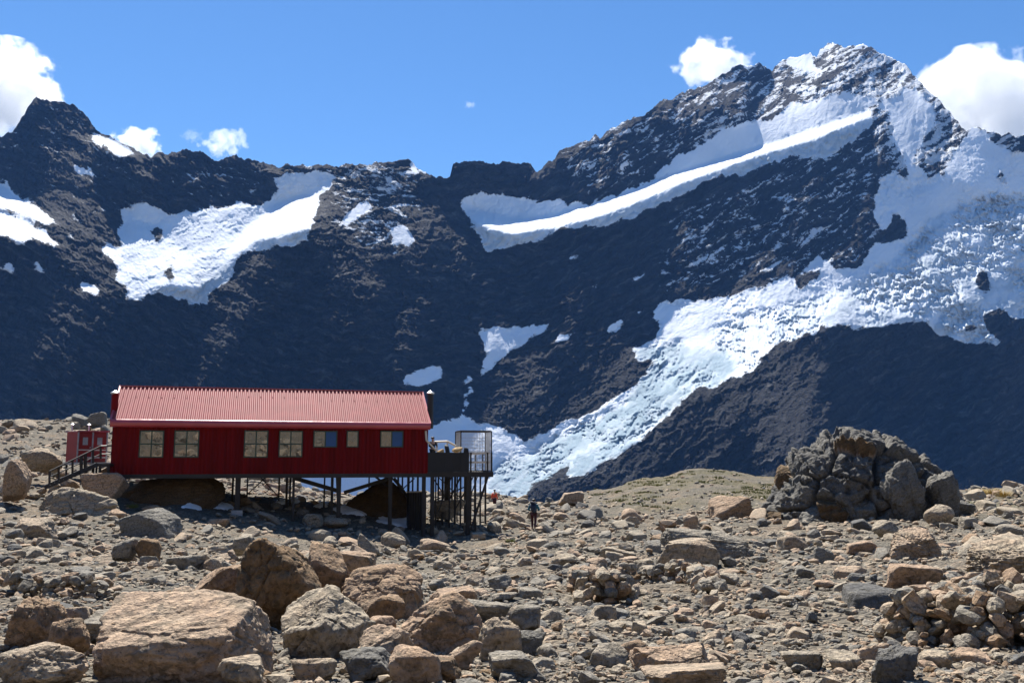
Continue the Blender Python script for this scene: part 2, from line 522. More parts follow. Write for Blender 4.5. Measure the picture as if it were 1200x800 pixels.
def build_mountains():
    st = 2.0
    gu = np.arange(-420, 1622, st)
    gv = np.arange(24, 664, st)
    U, Vv = np.meshgrid(gu, gv)
    # rock: slope and aspect wander with gullies and ribs
    big = fbm(U / 170 + 3.1, Vv / 210, 3, 5)
    sl = 59 + 9 * fbm(U / 90, Vv / 90, 3, 11) + 3 * big
    asp = 48 * fbm(U / 120 + Vv / 300, Vv / 260, 3, 21) + 10
    # spur below the icefall leans right, walls beside the shelf lean as in the picture
    for (s_, a_, poly) in [(66, 30, [(690, 565), (800, 455), (840, 455), (900, 420), (1240, 400), (1240, 660), (640, 660)]),
                           (64, 40, [(420, 195), (480, 188), (530, 212), (548, 250), (575, 300), (560, 400), (560, 500), (440, 500), (400, 300)]),
                           (63, 0, [(530, 185), (628, 188), (640, 238), (540, 232)]),
                           (54, 30, [(630, 200), (780, 112), (960, 50), (1000, 108), (900, 140), (800, 180), (740, 220), (660, 238)]),
                           (46, -15, [(900, 40), (1000, 30), (1120, 110), (1210, 140), (1240, 200), (1100, 215), (1040, 130), (930, 110)]),
                           (58.5, -34, [(780, 250), (1020, 140), (1060, 180), (1050, 270), (1000, 320), (880, 350), (760, 370)]),
                           (64, -16, [(800, 460), (770, 480), (690, 560), (640, 600), (720, 600), (780, 520), (830, 470)])]:
        m = blur(inpoly(U, Vv, poly).astype(float), 6)
        sl = sl * (1 - m) + m * (s_ + 7 * fbm(U / 60, Vv / 60, 3, 31))
        asp = asp * (1 - m) + m * (a_ + 36 * fbm(U / 70 + Vv / 160, Vv / 200, 3, 41))
    for (_, _, s_, a_, poly) in AREAS:
        m = blur(inpoly(U, Vv, poly).astype(float), 1)
        sl = sl * (1 - m) + m * (s_ + 2.5 * fbm(U / 40, Vv / 30, 2, 51))
        asp = asp * (1 - m) + m * (a_ + 14 * fbm(U / 50, Vv / 40, 2, 61))
    S, A = np.radians(np.clip(sl, 20, 84)), np.radians(np.clip(asp, -75, 75))
    N = np.stack([np.sin(S) * np.sin(A), -np.sin(S) * np.cos(A), np.cos(S)])

    def dirs(u, v):
        x, fy, fz = ray(u, v)
        d = np.stack([x, fy, fz])
        return d / np.sqrt((d ** 2).sum(0))
    D = dirs(U, Vv)
    Du = (dirs(U + .5, Vv) - dirs(U - .5, Vv))
    Dv = (dirs(U, Vv + .5) - dirs(U, Vv - .5))
    nd_ = np.minimum((N * D).sum(0), -0.13)
    gx = -(N * Du).sum(0) / nd_ * st
    gy = -(N * Dv).sum(0) / nd_ * st
    # integrate the slopes (Neumann Poisson solve by FFT on the mirrored field)
    gxe = (gx[:, :-1] + gx[:, 1:]) / 2
    gye = (gy[:-1] + gy[1:]) / 2
    div = np.zeros_like(U)
    div[:, :-1] += gxe
    div[:, 1:] -= gxe
    div[:-1] += gye
    div[1:] -= gye
    E = np.concatenate([np.concatenate([div, div[:, ::-1]], 1), np.concatenate([div[::-1], div[::-1, ::-1]], 1)], 0)
    ky = 2 * np.cos(2 * np.pi * np.arange(E.shape[0]) / E.shape[0]) - 2
    kx = 2 * np.cos(2 * np.pi * np.arange(E.shape[1]) / E.shape[1]) - 2
    den = ky[:, None] + kx[None, :]
    den -= 2e-6                                 # keeps the far sides from running away
    F_ = np.fft.fft2(E) / den
    L = np.real(np.fft.ifft2(F_))[:div.shape[0], :div.shape[1]]
    i0, j0 = int((560 - 24) / st), int((640 + 420) / st)
    L = L - L[i0, j0] + math.log(1900.0)
    print('mountain depth range', np.exp(L.min()), np.exp(L.max()), np.exp(np.percentile(L, [5, 50, 95])))
    # fine grid that follows the ridge line
    cu = np.concatenate([np.arange(-420, -48, 7.0), np.arange(-48, 1248, 1.0), np.arange(1248, 1620, 7.0)])
    rx, ry = zip(*RIDGE)
    rv = np.interp(cu, rx, ry) + 2.4 * fbm(cu / 12, cu * 0 + .3, 5, 71, 0.62) + 1.2 * ridged(cu / 16, cu * 0 + .7, 4, 77, .55)
    t = np.concatenate([np.linspace(0, 1, 470), 1 + np.linspace(0.02, 0.42, 14)])
    UU = np.repeat(cu[None], len(t), 0)
    VV = rv[None] + t[:, None] * (640 - rv[None])
    fi = np.clip((VV - 24) / st, 0, L.shape[0] - 1.001)
    fj = np.clip((UU + 420) / st, 0, L.shape[1] - 1.001)
    i, j = fi.astype(int), fj.astype(int)
    a, b_ = fi - i, fj - j
    LL = (L[i, j] * (1 - a) * (1 - b_) + L[i + 1, j] * a * (1 - b_) + L[i, j + 1] * (1 - a) * b_ + L[i + 1, j + 1] * a * b_)
    # snow areas on the fine grid, edges roughened
    wu = UU + 4.4 * fbm(UU / 14, VV / 14, 5, 81, 0.72)
    wv = VV + 4.0 * fbm(UU / 12 + 9, VV / 12, 5, 91, 0.72)
    obj = np.zeros(UU.shape, int)
    ice = np.zeros(UU.shape)
    for (k, ic, _, _, poly) in AREAS:
        m = inpoly(wu, wv, poly)
        obj[m] = k
        ice[m] = ic
    for poly in ISLANDS:
        obj[inpoly(wu, wv, poly)] = 0
    ice = blur(ice, 2)
    snow = blur((obj > 0).astype(float), 3)
    snow = np.clip(snow - .16 * np.isin(obj, (1, 4)) * np.clip(fbm(UU / 12 + VV / 40, VV / 30, 4, 95, .65), 0, 1), 0, 1)
    # dusting of snow on ledges near the summit and on the upper left wall
    du = inpoly(UU, VV, [(640, 190), (780, 110), (900, 60), (980, 40), (1080, 80), (1200, 150), (1200, 300), (1080, 260), (1040, 180), (1000, 120), (900, 145), (800, 190), (700, 235)])
    dm = inpoly(UU, VV, [(330, 190), (500, 190), (500, 250), (440, 300), (380, 270), (390, 220)])
    dr = inpoly(UU, VV, [(780, 250), (1020, 140), (1060, 240), (1000, 320), (760, 350)])
    dl = inpoly(UU, VV, [(180, 180), (330, 190), (300, 240), (190, 240)])
    ls = inpoly(UU, VV, [(-40, 110), (110, 110), (170, 180), (180, 300), (-40, 300)])
    dust = blur(du * (.33 + .11 * smooth(880, 960, UU)) + dm * .34 + dr * .30 + dl * .24 + ls * .22, 8)
    uk = np.arange(-420.0, 1621.0)
    ck = np.where(uk < 560, -.45 + .42 * smooth(220, 420, uk), -.03) + .55 * smooth(560, 680, uk)
    CU = np.interp(UU, uk, np.cumsum(ck) - np.sum(ck[:1020]))
    bed = VV + CU
    streak = ridged(UU / 40 + bed / 200, bed / 11, 4, 101, 0.65)
    snow = np.maximum(snow, np.clip(dust * (0.72 + 0.45 * streak), 0, 0.8))
    # relief in metres along the sight line
    rho = np.exp(LL)
    px = rho / FPX
    wux, wvx = UU + 4.5 * fbm(UU / 30, VV / 30, 5, 111, .6), VV + 4.0 * fbm(UU / 30 + 5, VV / 30, 5, 121, .6)
    sdir = wvx + CU
    rock = .55 * (12 * ridged(wux / 60 + sdir / 260, wvx / 130, 5, 131, .6) + 5.5 * ridged(wux / 55, sdir / 15, 5, 141, .66) + 4.0 * ridged(wux / 9, wvx / 16, 4, 151, .7)
            + 2.0 * pn(UU / 2.7, VV / 2.7, None, 161))
    kx, ky = UU + 4 * fbm(UU / 20, VV / 20, 3, 133), sdir + 4 * fbm(UU / 18 + 5, VV / 18, 3, 143)
    for (wx, wy, am, sd_) in ((70, 22, 5.0, 21), (26, 7, 3.2, 22), (9, 3.4, 1.5, 23)):
        h1, h2, hv = worley((kx + .3 * ky) / wx, (ky - .0 * kx) / wy, sd_)
        rock = rock + am * ((hv - .5) * 1.3 - .8 * np.clip(1 - (h2 - h1) / .12, 0, 1) + .9 * h1 * (hv - .45))
    rock = rock - np.mean(rock)
    jx, jy = UU + 5 * fbm(UU / 16, VV / 16, 3, 113), VV + 4 * fbm(UU / 14 + 5, VV / 14, 3, 123)
    f1, f2, cv = worley((jx + jy * .9) / 10, (jy - jx * .35) / 6, 5)
    g1, g2, cw = worley((jx - jy * .6) / 5.0, (jy + jx * .3) / 3.6, 9)
    crev = np.clip((f2 - f1) * 2.2, 0, 1)
    ser = 4.6 * (cv - .5) + 4.0 * (cw - .5) + 2.4 * (1 - crev) + 1.6 * (1 - np.clip((g2 - g1) * 2.5, 0, 1)) + 3.4 * ridged(wux / 46, wvx / 26, 5, 171, .6) + 1.6 * pn(UU / 2.6, VV / 2.4, None, 175)
    fa, fb = jx * .80 - jy * .60, jx * .60 + jy * .80
    t1, t2, tv = worley(fa / 15, fb / 4.4, 15)
    q1, q2, qv = worley(fa / 6.5, fb / 2.8, 16)
    tong = 3.6 * (tv - .5) + 3.0 * (qv - .5) + 2.2 * np.clip(1 - (t2 - t1) / .25, 0, 1) + 3.0 * ridged(fa / 60, fb / 14, 4, 177, .6) + 1.4 * pn(UU / 2.6, VV / 2.4, None, 175)
    wt_ = 1 - smooth(780, 880, UU)
    ser = ser * (1 - wt_) + tong * wt_
    ice = np.where(ice > .2, np.clip(ice + .35 * (wt_ * (.5 - tv) + (1 - wt_) * (.5 - cv)) + .22 * fbm(fa / 90, fb / 12, 3, 179) * (obj == A3), 0.05, 1), ice)
    band = fbm(UU / 60 + 2, VV / 45, 3, 181)
    rough = np.clip(0.62 + 0.9 * band, 0.12, 1.2)
    icef = (obj == A3) * np.clip(ice * 4 + .12, 0, 1) * rough * 1.35
    icef = np.where((obj == A1) | (obj == A2), 0.30 + 0.5 * ice, icef)
    icef = blur(icef.astype(float), 1)
    flute = (obj == A4) * (1.0 * ridged(wux / 7 + wvx / 30, wvx / 60, 3, 191))
    sm = 1.2 * fbm(UU / 30, VV / 22, 3, 201) + .35 * fbm(UU / 6, VV / 6, 2, 205) + .12 * rock
    sf = blur((obj > 0).astype(float), 1)
    rel = (1 - sf) * rock * (1.05 + .5 * (1 - smooth(300, 480, UU))) + sf * (sm + flute + icef * ser)
    rel = rel - sf * icef * ser + sf * icef * ser * 2.6
    rel *= px / 2.8
    rel *= smooth(0, 0.02, t)[:, None] * 0.8 + 0.2
    RHO = rho - (-rel)
    d = dirs(UU, VV)
    P = d * RHO
    # back slope behind the ridge, so the range has body
    back = []
    for q, (dy, dz) in enumerate([(25, -14), (120, -130), (520, -640), (1500, -2000)]):
        b0 = P[:, 0].copy()
        b0[1] += dy
        b0[2] += dz + (0 if q == 0 else 30 * fbm(cu / 30, cu * 0 + q, 3, 211))
        back.append(b0)
    nb = len(back)
    PB = np.concatenate([np.stack(back[::-1], 1), P], 1)       # 3, rows, cols
    nr, nc = PB.shape[1:]
    padz = lambda q: np.concatenate([np.zeros((nb, nc)), q], 0)
    obj_, ice_, snow_ = padz(obj).astype(int), padz(ice), padz(snow)
    ba_, bc_ = padz(wux / 26), padz(sdir / 6.5)
    snow_[:nb] = snow_[nb] * .6
    V = PB.reshape(3, -1).T
    idx = np.arange(nr * nc).reshape(nr, nc)
    Q = np.stack([idx[:-1, :-1], idx[1:, :-1], idx[1:, 1:], idx[:-1, 1:]], -1)
    fo = np.round(np.median(np.stack([obj_[:-1, :-1], obj_[1:, :-1], obj_[1:, 1:]], -1), -1)).astype(int)
    info = {0: ('mountains', 'dark rock wall of the mountain range rising to a snowy summit'), 1: ('glacier', 'hanging glacier in the dark cirque above the red hut'),
            2: ('glacier', 'long bright ice shelf ending in a pale blue cliff below the summit ridge'), 3: ('glacier', 'broad broken icefall tumbling from the right skyline into the valley'),
            4: ('snowfield', 'patches of old snow on the ledges and gullies of the mountain wall')}
    for k, (nm, lab) in info.items():
        q = Q[fo == k].reshape(-1, 4)
        u_, inv = np.unique(q, return_inverse=True)
        me = np_mesh(nm, V[u_], inv.reshape(-1, 4), M_MOUNT if k == 0 else M_SNOW, True,
                     {'snow': snow_.ravel()[u_], 'ice': ice_.ravel()[u_], 'bed_along': ba_.ravel()[u_], 'bed_across': bc_.ravel()[u_]})
        tag(link(nm, me), lab, None, None, 'structure')
    return V


MV = build_mountains()
print('mountain y', MV[:, 1].min(), MV[:, 1].max(), 'z', MV[:, 2].min(), MV[:, 2].max())

# ------------------------------------------------------------------ ground: picture rows at given distances, one sheet
GU = np.array([-300, 0, 130, 200, 300, 400, 500, 570, 640, 700, 760, 820, 900, 1000, 1100, 1200, 1500], float)
GY = np.array([2.0, 4, 6.5, 10, 16, 28, 40, 50, 55, 62, 75, 95, 115], float)
GT = np.array([
    # 2     4    6.5  10   16   28   40   50   55   62   75   95   115
    [1400, 960, 812, 738, 690, 648, 612, 586, 572, 556, 535, 505, 488],   # -300
    [1400, 960, 812, 738, 690, 648, 614, 590, 576, 560, 538, 508, 492],   # 0
    [1400, 960, 814, 742, 695, 652, 622, 596, 576, 560, 544, 508, 490],   # 130
    [1400, 960, 815, 744, 698, 656, 630, 608, 588, 570, 556, 530, 512],   # 200
    [1400, 960, 815, 746, 700, 660, 637, 622, 604, 581, 573, 560, 548],   # 300
    [1400, 960, 815, 746, 702, 670, 650, 638, 622, 592, 586, 584, 582],   # 400
    [1400, 960, 815, 746, 702, 674, 658, 648, 637, 612, 594, 584, 578],   # 500
    [1400, 960, 815, 746, 702, 673, 655, 642, 633, 618, 604, 588, 578],   # 570
    [1400, 960, 815, 746, 702, 664, 642, 628, 621, 612, 602, 594, 590],   # 640
    [1400, 960, 815, 746, 702, 664, 640, 626, 619, 611, 602, 588, 574],   # 700
    [1400, 960, 815, 746, 702, 664, 640, 626, 618, 610, 600, 578, 560],   # 760
    [1400, 960, 815, 746, 702, 662, 638, 624, 616, 608, 596, 570, 549],   # 820
    [1400, 960, 815, 745, 700, 660, 636, 622, 614, 607, 596, 574, 560],   # 900
    [1400, 960, 814, 744, 698, 658, 634, 619, 612, 606, 596, 582, 576],   # 1000
    [1400, 960, 814, 742, 696, 655, 630, 614, 607, 600, 590, 580, 575],   # 1100
    [1400, 960, 814, 740, 694, 653, 627, 611, 604, 596, 586, 574, 570],   # 1200
    [1400, 960, 814, 740, 692, 650, 624, 606, 598, 590, 580, 570, 566]], float)


def grow(u, Y):
    """picture row of the ground at column u and depth Y"""
    u = np.clip(np.asarray(u, float), GU[0], GU[-1])
    ly = np.clip(np.log(np.maximum(Y, 1e-3)), math.log(2.0), math.log(115.0))
    lg = np.log(GY)
    i = np.clip(np.searchsorted(GU, u, 'right') - 1, 0, len(GU) - 2)
    j = np.clip(np.searchsorted(lg, ly, 'right') - 1, 0, len(GY) - 2)
    a = (u - GU[i]) / (GU[i + 1] - GU[i])
    a = a * a * (3 - 2 * a)
    b = (ly - lg[j]) / (lg[j + 1] - lg[j])
    return GT[i, j] * (1 - a) * (1 - b) + GT[i + 1, j] * a * (1 - b) + GT[i, j + 1] * (1 - a) * b + GT[i + 1, j + 1] * a * b


def gz0(x, y):
    x, y = np.asarray(x, float), np.asarray(y, float)
    rr = np.hypot(x, y)
    th = np.arctan2(x, y)
    tc = np.clip(th, -R(40), R(40))
    Y = rr * np.cos(tc)
    u = 600 + FPX * math.cos(PITCH) * np.tan(tc)
    v = grow(u, np.minimum(Y, 115))
    _, fy, fz = ray(u, v)
    z = fz / fy * np.minimum(Y, 115)
    z = np.where(Y > 115, z - np.minimum(0.02 * (Y - 115) + 0.0035 * (Y - 115) ** 2, 0.62 * (Y - 115)), z)
    z = np.maximum(z, -420)
    zb = -1.7 + 0.42 * np.clip(rr - 3, 0, 400) - 0.0002 * np.clip(rr, 0, 400) ** 2
    w = smooth(R(75), R(125), np.abs(th))
    return z * (1 - w) + zb * w


def gz(x, y):
    x, y = np.asarray(x, float), np.asarray(y, float)
    rr = np.hypot(x, y)
    amp = np.clip(rr / 20, .25, 1.3)
    return gz0(x, y) + amp * (0.16 * fbm(x / 5, y / 5, 3, 301) + 0.07 * fbm(x / .9, y / .9, 3, 311)) - 0.0


def gy(u, v, lo=4.0, hi=115.0):
    """depth at which the ground shows at picture row v in column u"""
    Y = np.exp(np.linspace(math.log(lo), math.log(hi), 700))
    rows = grow(u, Y)
    k = np.argmax(rows <= v)
    return float(Y[k])


def build_ground():
    th = np.concatenate([np.linspace(-math.pi, -R(38), 90, endpoint=False), np.linspace(-R(38), R(38), 860), np.linspace(R(38), math.pi, 91)[1:]])
    rr = np.concatenate([np.geomspace(1.2, 128, 560), np.geomspace(131, 9000, 60)])
    T, Rr = np.meshgrid(th, rr)
    x, y = Rr * np.sin(T), Rr * np.cos(T)
    z = gz(x, y) + np.clip(Rr / 30, .3, 1.0) * .025 * fbm(x / .22, y / .22, 2, 321)
    far = smooth(130, 600, Rr)
    z = z + far * 14 * fbm(x / 120, y / 120, 4, 331)
    V = np.stack([x, y, z], -1).reshape(-1, 3)
    nr, nc = T.shape
    idx = np.arange(nr * nc).reshape(nr, nc)
    Q = np.stack([idx[:-1, :-1], idx[1:, :-1], idx[1:, 1:], idx[:-1, 1:]], -1).reshape(-1, 4)[:, ::-1]
    # middle fan
    V = np.concatenate([V, [[0, 0, float(gz(0.0, 0.01))]]])
    u = 600 + FPX * np.tan(np.clip(T, -1.2, 1.2))
    mossy = smooth(58, 80, Rr) * smooth(680, 760, u) * (1 - smooth(900, 1000, u)) * .9 + smooth(50, 58, Rr) * smooth(1130, 1160, u) * .6 * (u < 1600)
    mossy = np.clip(mossy * (fbm(x / 7, y / 7, 3, 341) + .45), 0, 1)
    ru = np.exp(-(((u - 1010) / 26) ** 2 + ((Rr - gy(1010, 690)) / 1.6) ** 2)) + .9 * np.exp(-(((u - 670) / 22) ** 2 + ((Rr - gy(670, 682)) / 1.5) ** 2))
    ru = np.where(np.abs(T) < 1.0, ru, 0)
    me = np_mesh('ground', V, Q, M_GROUND, True, {'moss': np.append(mossy.ravel(), 0), 'rust': np.append(np.clip(ru, 0, 1).ravel(), 0)})
    tag(link('ground', me), 'stony moraine slope covered in gravel and broken rock', None, None, 'structure')


build_ground()


# ------------------------------------------------------------------ stones
_ico = {}


def ico(level):
    if level not in _ico:
        bm = bmesh.new()
        bmesh.ops.create_icosphere(bm, subdivisions=level, radius=1.0)
        bm.verts.ensure_lookup_table()
        _ico[level] = (np.array([v.co[:] for v in bm.verts]), np.array([[v.index for v in f.verts] for f in bm.faces], int))
        bm.free()
    return _ico[level]


def joint_cells(V, cells, r, seed):
    """3D cells: per vertex a cell value, a facet tilt and the distance to the joint"""
    q = V * cells + r.uniform(-20, 20, 3)
    i = np.floor(q).astype(np.int64)
    f1, f2 = np.full(len(V), 9.0), np.full(len(V), 9.0)
    cv, tl = np.zeros(len(V)), np.zeros(len(V))
    for dx in (-1, 0, 1):
        for dy in (-1, 0, 1):
            for dz in (-1, 0, 1):
                h = _hash(i[:, 0] + dx, i[:, 1] + dy, i[:, 2] + dz, seed)
                p = np.stack([i[:, 0] + dx + (h & 1023) / 1024, i[:, 1] + dy + ((h >> 10) & 1023) / 1024, i[:, 2] + dz + ((h >> 20) & 1023) / 1024], -1)
                e = q - p
                d_ = np.sqrt((e ** 2).sum(1))
                t_ = e[:, 0] * ((h & 63) / 32 - 1) + e[:, 1] * (((h >> 6) & 63) / 32 - 1) + e[:, 2] * (((h >> 12) & 63) / 32 - 1)
                n_ = d_ < f1
                f2 = np.where(n_, f1, np.minimum(f2, d_))
                cv = np.where(n_, ((h >> 3) & 255) / 255.0, cv)
                tl = np.where(n_, t_, tl)
                f1 = np.where(n_, d_, f1)
    return cv, tl, f2 - f1


def stone_shape(r, level, kind='block', rough=0.03, planes=None, seed=0, strata=0.0):
    """faceted stone filling the box -.5...5 on every axis; kind block, slab, round or split"""
    d, F = ico(level)
    k = {'block': 5, 'slab': 4, 'round': 22, 'split': 9}[kind]
    n = r.normal(size=(k, 3))
    n /= np.linalg.norm(n, axis=1)[:, None]
    h = r.uniform(.68, 1.0, k)
    if kind in ('block', 'slab', 'split'):
        ax = np.array([[1, 0, 0], [-1, 0, 0], [0, 1, 0], [0, -1, 0], [0, 0, 1], [0, 0, -1]], float) + r.normal(size=(6, 3)) * .26
        ax /= np.linalg.norm(ax, axis=1)[:, None]
        n = np.concatenate([n, ax])
        h = np.concatenate([h * 1.12, r.uniform(.62, .8, 6)])
    if planes is not None:
        pl = np.array(planes, float)
        pn_ = pl[:, :3] / np.linalg.norm(pl[:, :3], axis=1)[:, None]
        n = np.concatenate([n, pn_])
        h = np.concatenate([h, pl[:, 3]])
    p = 60 if kind != 'round' else 16
    dn = np.maximum(d @ n.T, 0) / h
    rad = (dn ** p).sum(1) ** (-1.0 / p)
    if kind != 'round' or level >= 4:
        kc = {1: 3, 2: 6, 3: 9}.get(level, 15)
        nc = r.normal(size=(kc, 3))
        nc /= np.linalg.norm(nc, axis=1)[:, None]
        hc_ = (d * rad[:, None] @ nc.T).max(0) * r.uniform(.84, .985, kc)
        n, h = np.concatenate([n, nc]), np.concatenate([h, hc_])
        dn = np.maximum(d @ n.T, 0) / h
        rad = (dn ** p).sum(1) ** (-1.0 / p)
    V = d * rad[:, None]
    if rough:
        o = r.uniform(-50, 50, 3)
        q = V * 1.7 + o
        nz = pn(q[:, 0], q[:, 1], q[:, 2], seed) + .5 * pn(q[:, 0] * 2.3, q[:, 1] * 2.3, q[:, 2] * 2.3, seed + 1)
        if level >= 4:
            nz = nz + .34 * pn(q[:, 0] * 5.1, q[:, 1] * 5.1, q[:, 2] * 5.1, seed + 2) + .24 * pn(q[:, 0] * 11, q[:, 1] * 11, q[:, 2] * 11, seed + 3) - .5 * np.abs(pn(q[:, 0] * 3.1, q[:, 1] * 3.1, q[:, 2] * 3.1, seed + 5))
            nz = nz - .5 * np.maximum(0, .12 - np.abs(pn(q[:, 0] * 1.3 + 7, q[:, 1] * 1.3, q[:, 2] * 1.3, seed + 4))) / .12
        if strata:
            sd = np.array([.25, .2, .95])
            w = (V @ sd) * 9 + 1.3 * nz
            nz = nz + strata * (np.abs((w % 1.0) - .5) * 2 - .5)
        if level >= 4:
            cv, tl, jt = joint_cells(V, 1.5, r, seed + 9)
            nz = nz + 1.6 * (cv - .5) + 1.5 * tl - 1.1 * np.clip(1 - jt / .07, 0, 1)
            if level >= 5:
                cv, tl, jt = joint_cells(V, 3.6, r, seed + 10)
                nz = nz + .45 * (cv - .5) + .6 * tl - .35 * np.clip(1 - jt / .05, 0, 1)
        V = V + d * (nz * rough)[:, None]
    lo, hi = V.min(0), V.max(0)
    return (V - (lo + hi) / 2) / (hi - lo), F


def rotz(V, a):
    c, s_ = math.cos(a), math.sin(a)
    return np.stack([V[:, 0] * c - V[:, 1] * s_, V[:, 0] * s_ + V[:, 1] * c, V[:, 2]], -1)


def tilt(V, ax, ay):
    c, s_ = math.cos(ax), math.sin(ax)
    V = np.stack([V[:, 0], V[:, 1] * c - V[:, 2] * s_, V[:, 1] * s_ + V[:, 2] * c], -1)
    c, s_ = math.cos(ay), math.sin(ay)
    return np.stack([V[:, 0] * c + V[:, 2] * s_, V[:, 1], -V[:, 0] * s_ + V[:, 2] * c], -1)


PATCHES = [(152, 577, 192, 586, 'leftmost long snow patch in the shade under the hut'), (203, 586, 213, 591, 'tiny snow patch right of the leftmost long one'),
                                         (219, 589, 237, 596, 'small snow patch before the bedrock hump under the hut'), (250, 589, 272, 597, 'snow patch in the shade just left of the thick stilt'),
                                         (324, 584, 336, 592, 'small snow patch at the stilt pair below the fourth window'), (344, 585, 357, 592, 'snow patch between stilts left of the great brown boulder'),
                                         (371, 590, 386, 599, 'snow patch before the slanting brace'), (392, 594, 433, 605, 'broad snow patch in front of the great brown boulder'),
                                         (442, 606, 490, 617, 'long thin snow patch below the tank')]
TAKEN = []        # x, y, radius of the stones placed by hand, so scattered ones keep off them
_bn = [0]


def boulder(u0, v0, u1, v1, label, tone=.45, kind='block', Y=None, name='boulder', deep=.85, planes=None, level=5, rough=.035, yaw=0.0,
            sink=.16, strata=0.0, cat='boulder', parent=None, group=None, up=0.0):
    """a stone whose outline fills the given picture box, resting in the ground at the depth where the box ends"""
    _bn[0] += 1
    r = np.random.default_rng(1000 + _bn[0])
    uc = (u0 + u1) / 2
    if level == 5 and u1 - u0 > 70:
        level = 6
    if Y is None:
        Y = gy(uc, v1)
    w = (u1 - u0) * Y / FPX
    hgt = (v1 - v0) * Y / FPX
    dep = w * deep
    V, F = stone_shape(r, level, kind, rough, planes, _bn[0], strata)
    if yaw:
        V = rotz(V, yaw)
        lo, hi = V.min(0), V.max(0)
        V = (V - (lo + hi) / 2) / (hi - lo)
    sk = hgt * sink
    V = V * np.array([w, dep, hgt + sk]) + np.array([0, 0, (hgt + sk) / 2 - sk])
    Yc = Y + dep * .38
    p = at(uc, 540, Yc)
    p[0] = (at(uc, v1, Y)[0]) * Yc / Y
    zb = at(uc, v1, Y)[2] + up
    me = np_mesh(name, V, F, M_ROCK, True, {'tone': np.full(len(V), tone)})
    o = link(name, me)
    o.location = (p[0], p[1], zb)
    TAKEN.append((p[0], p[1], w * .5))
    if parent is not None:
        o.parent = parent
        o.location = Vector((p[0], p[1], zb)) - parent.location
    else:
        tag(o, label, cat, group)
    return o


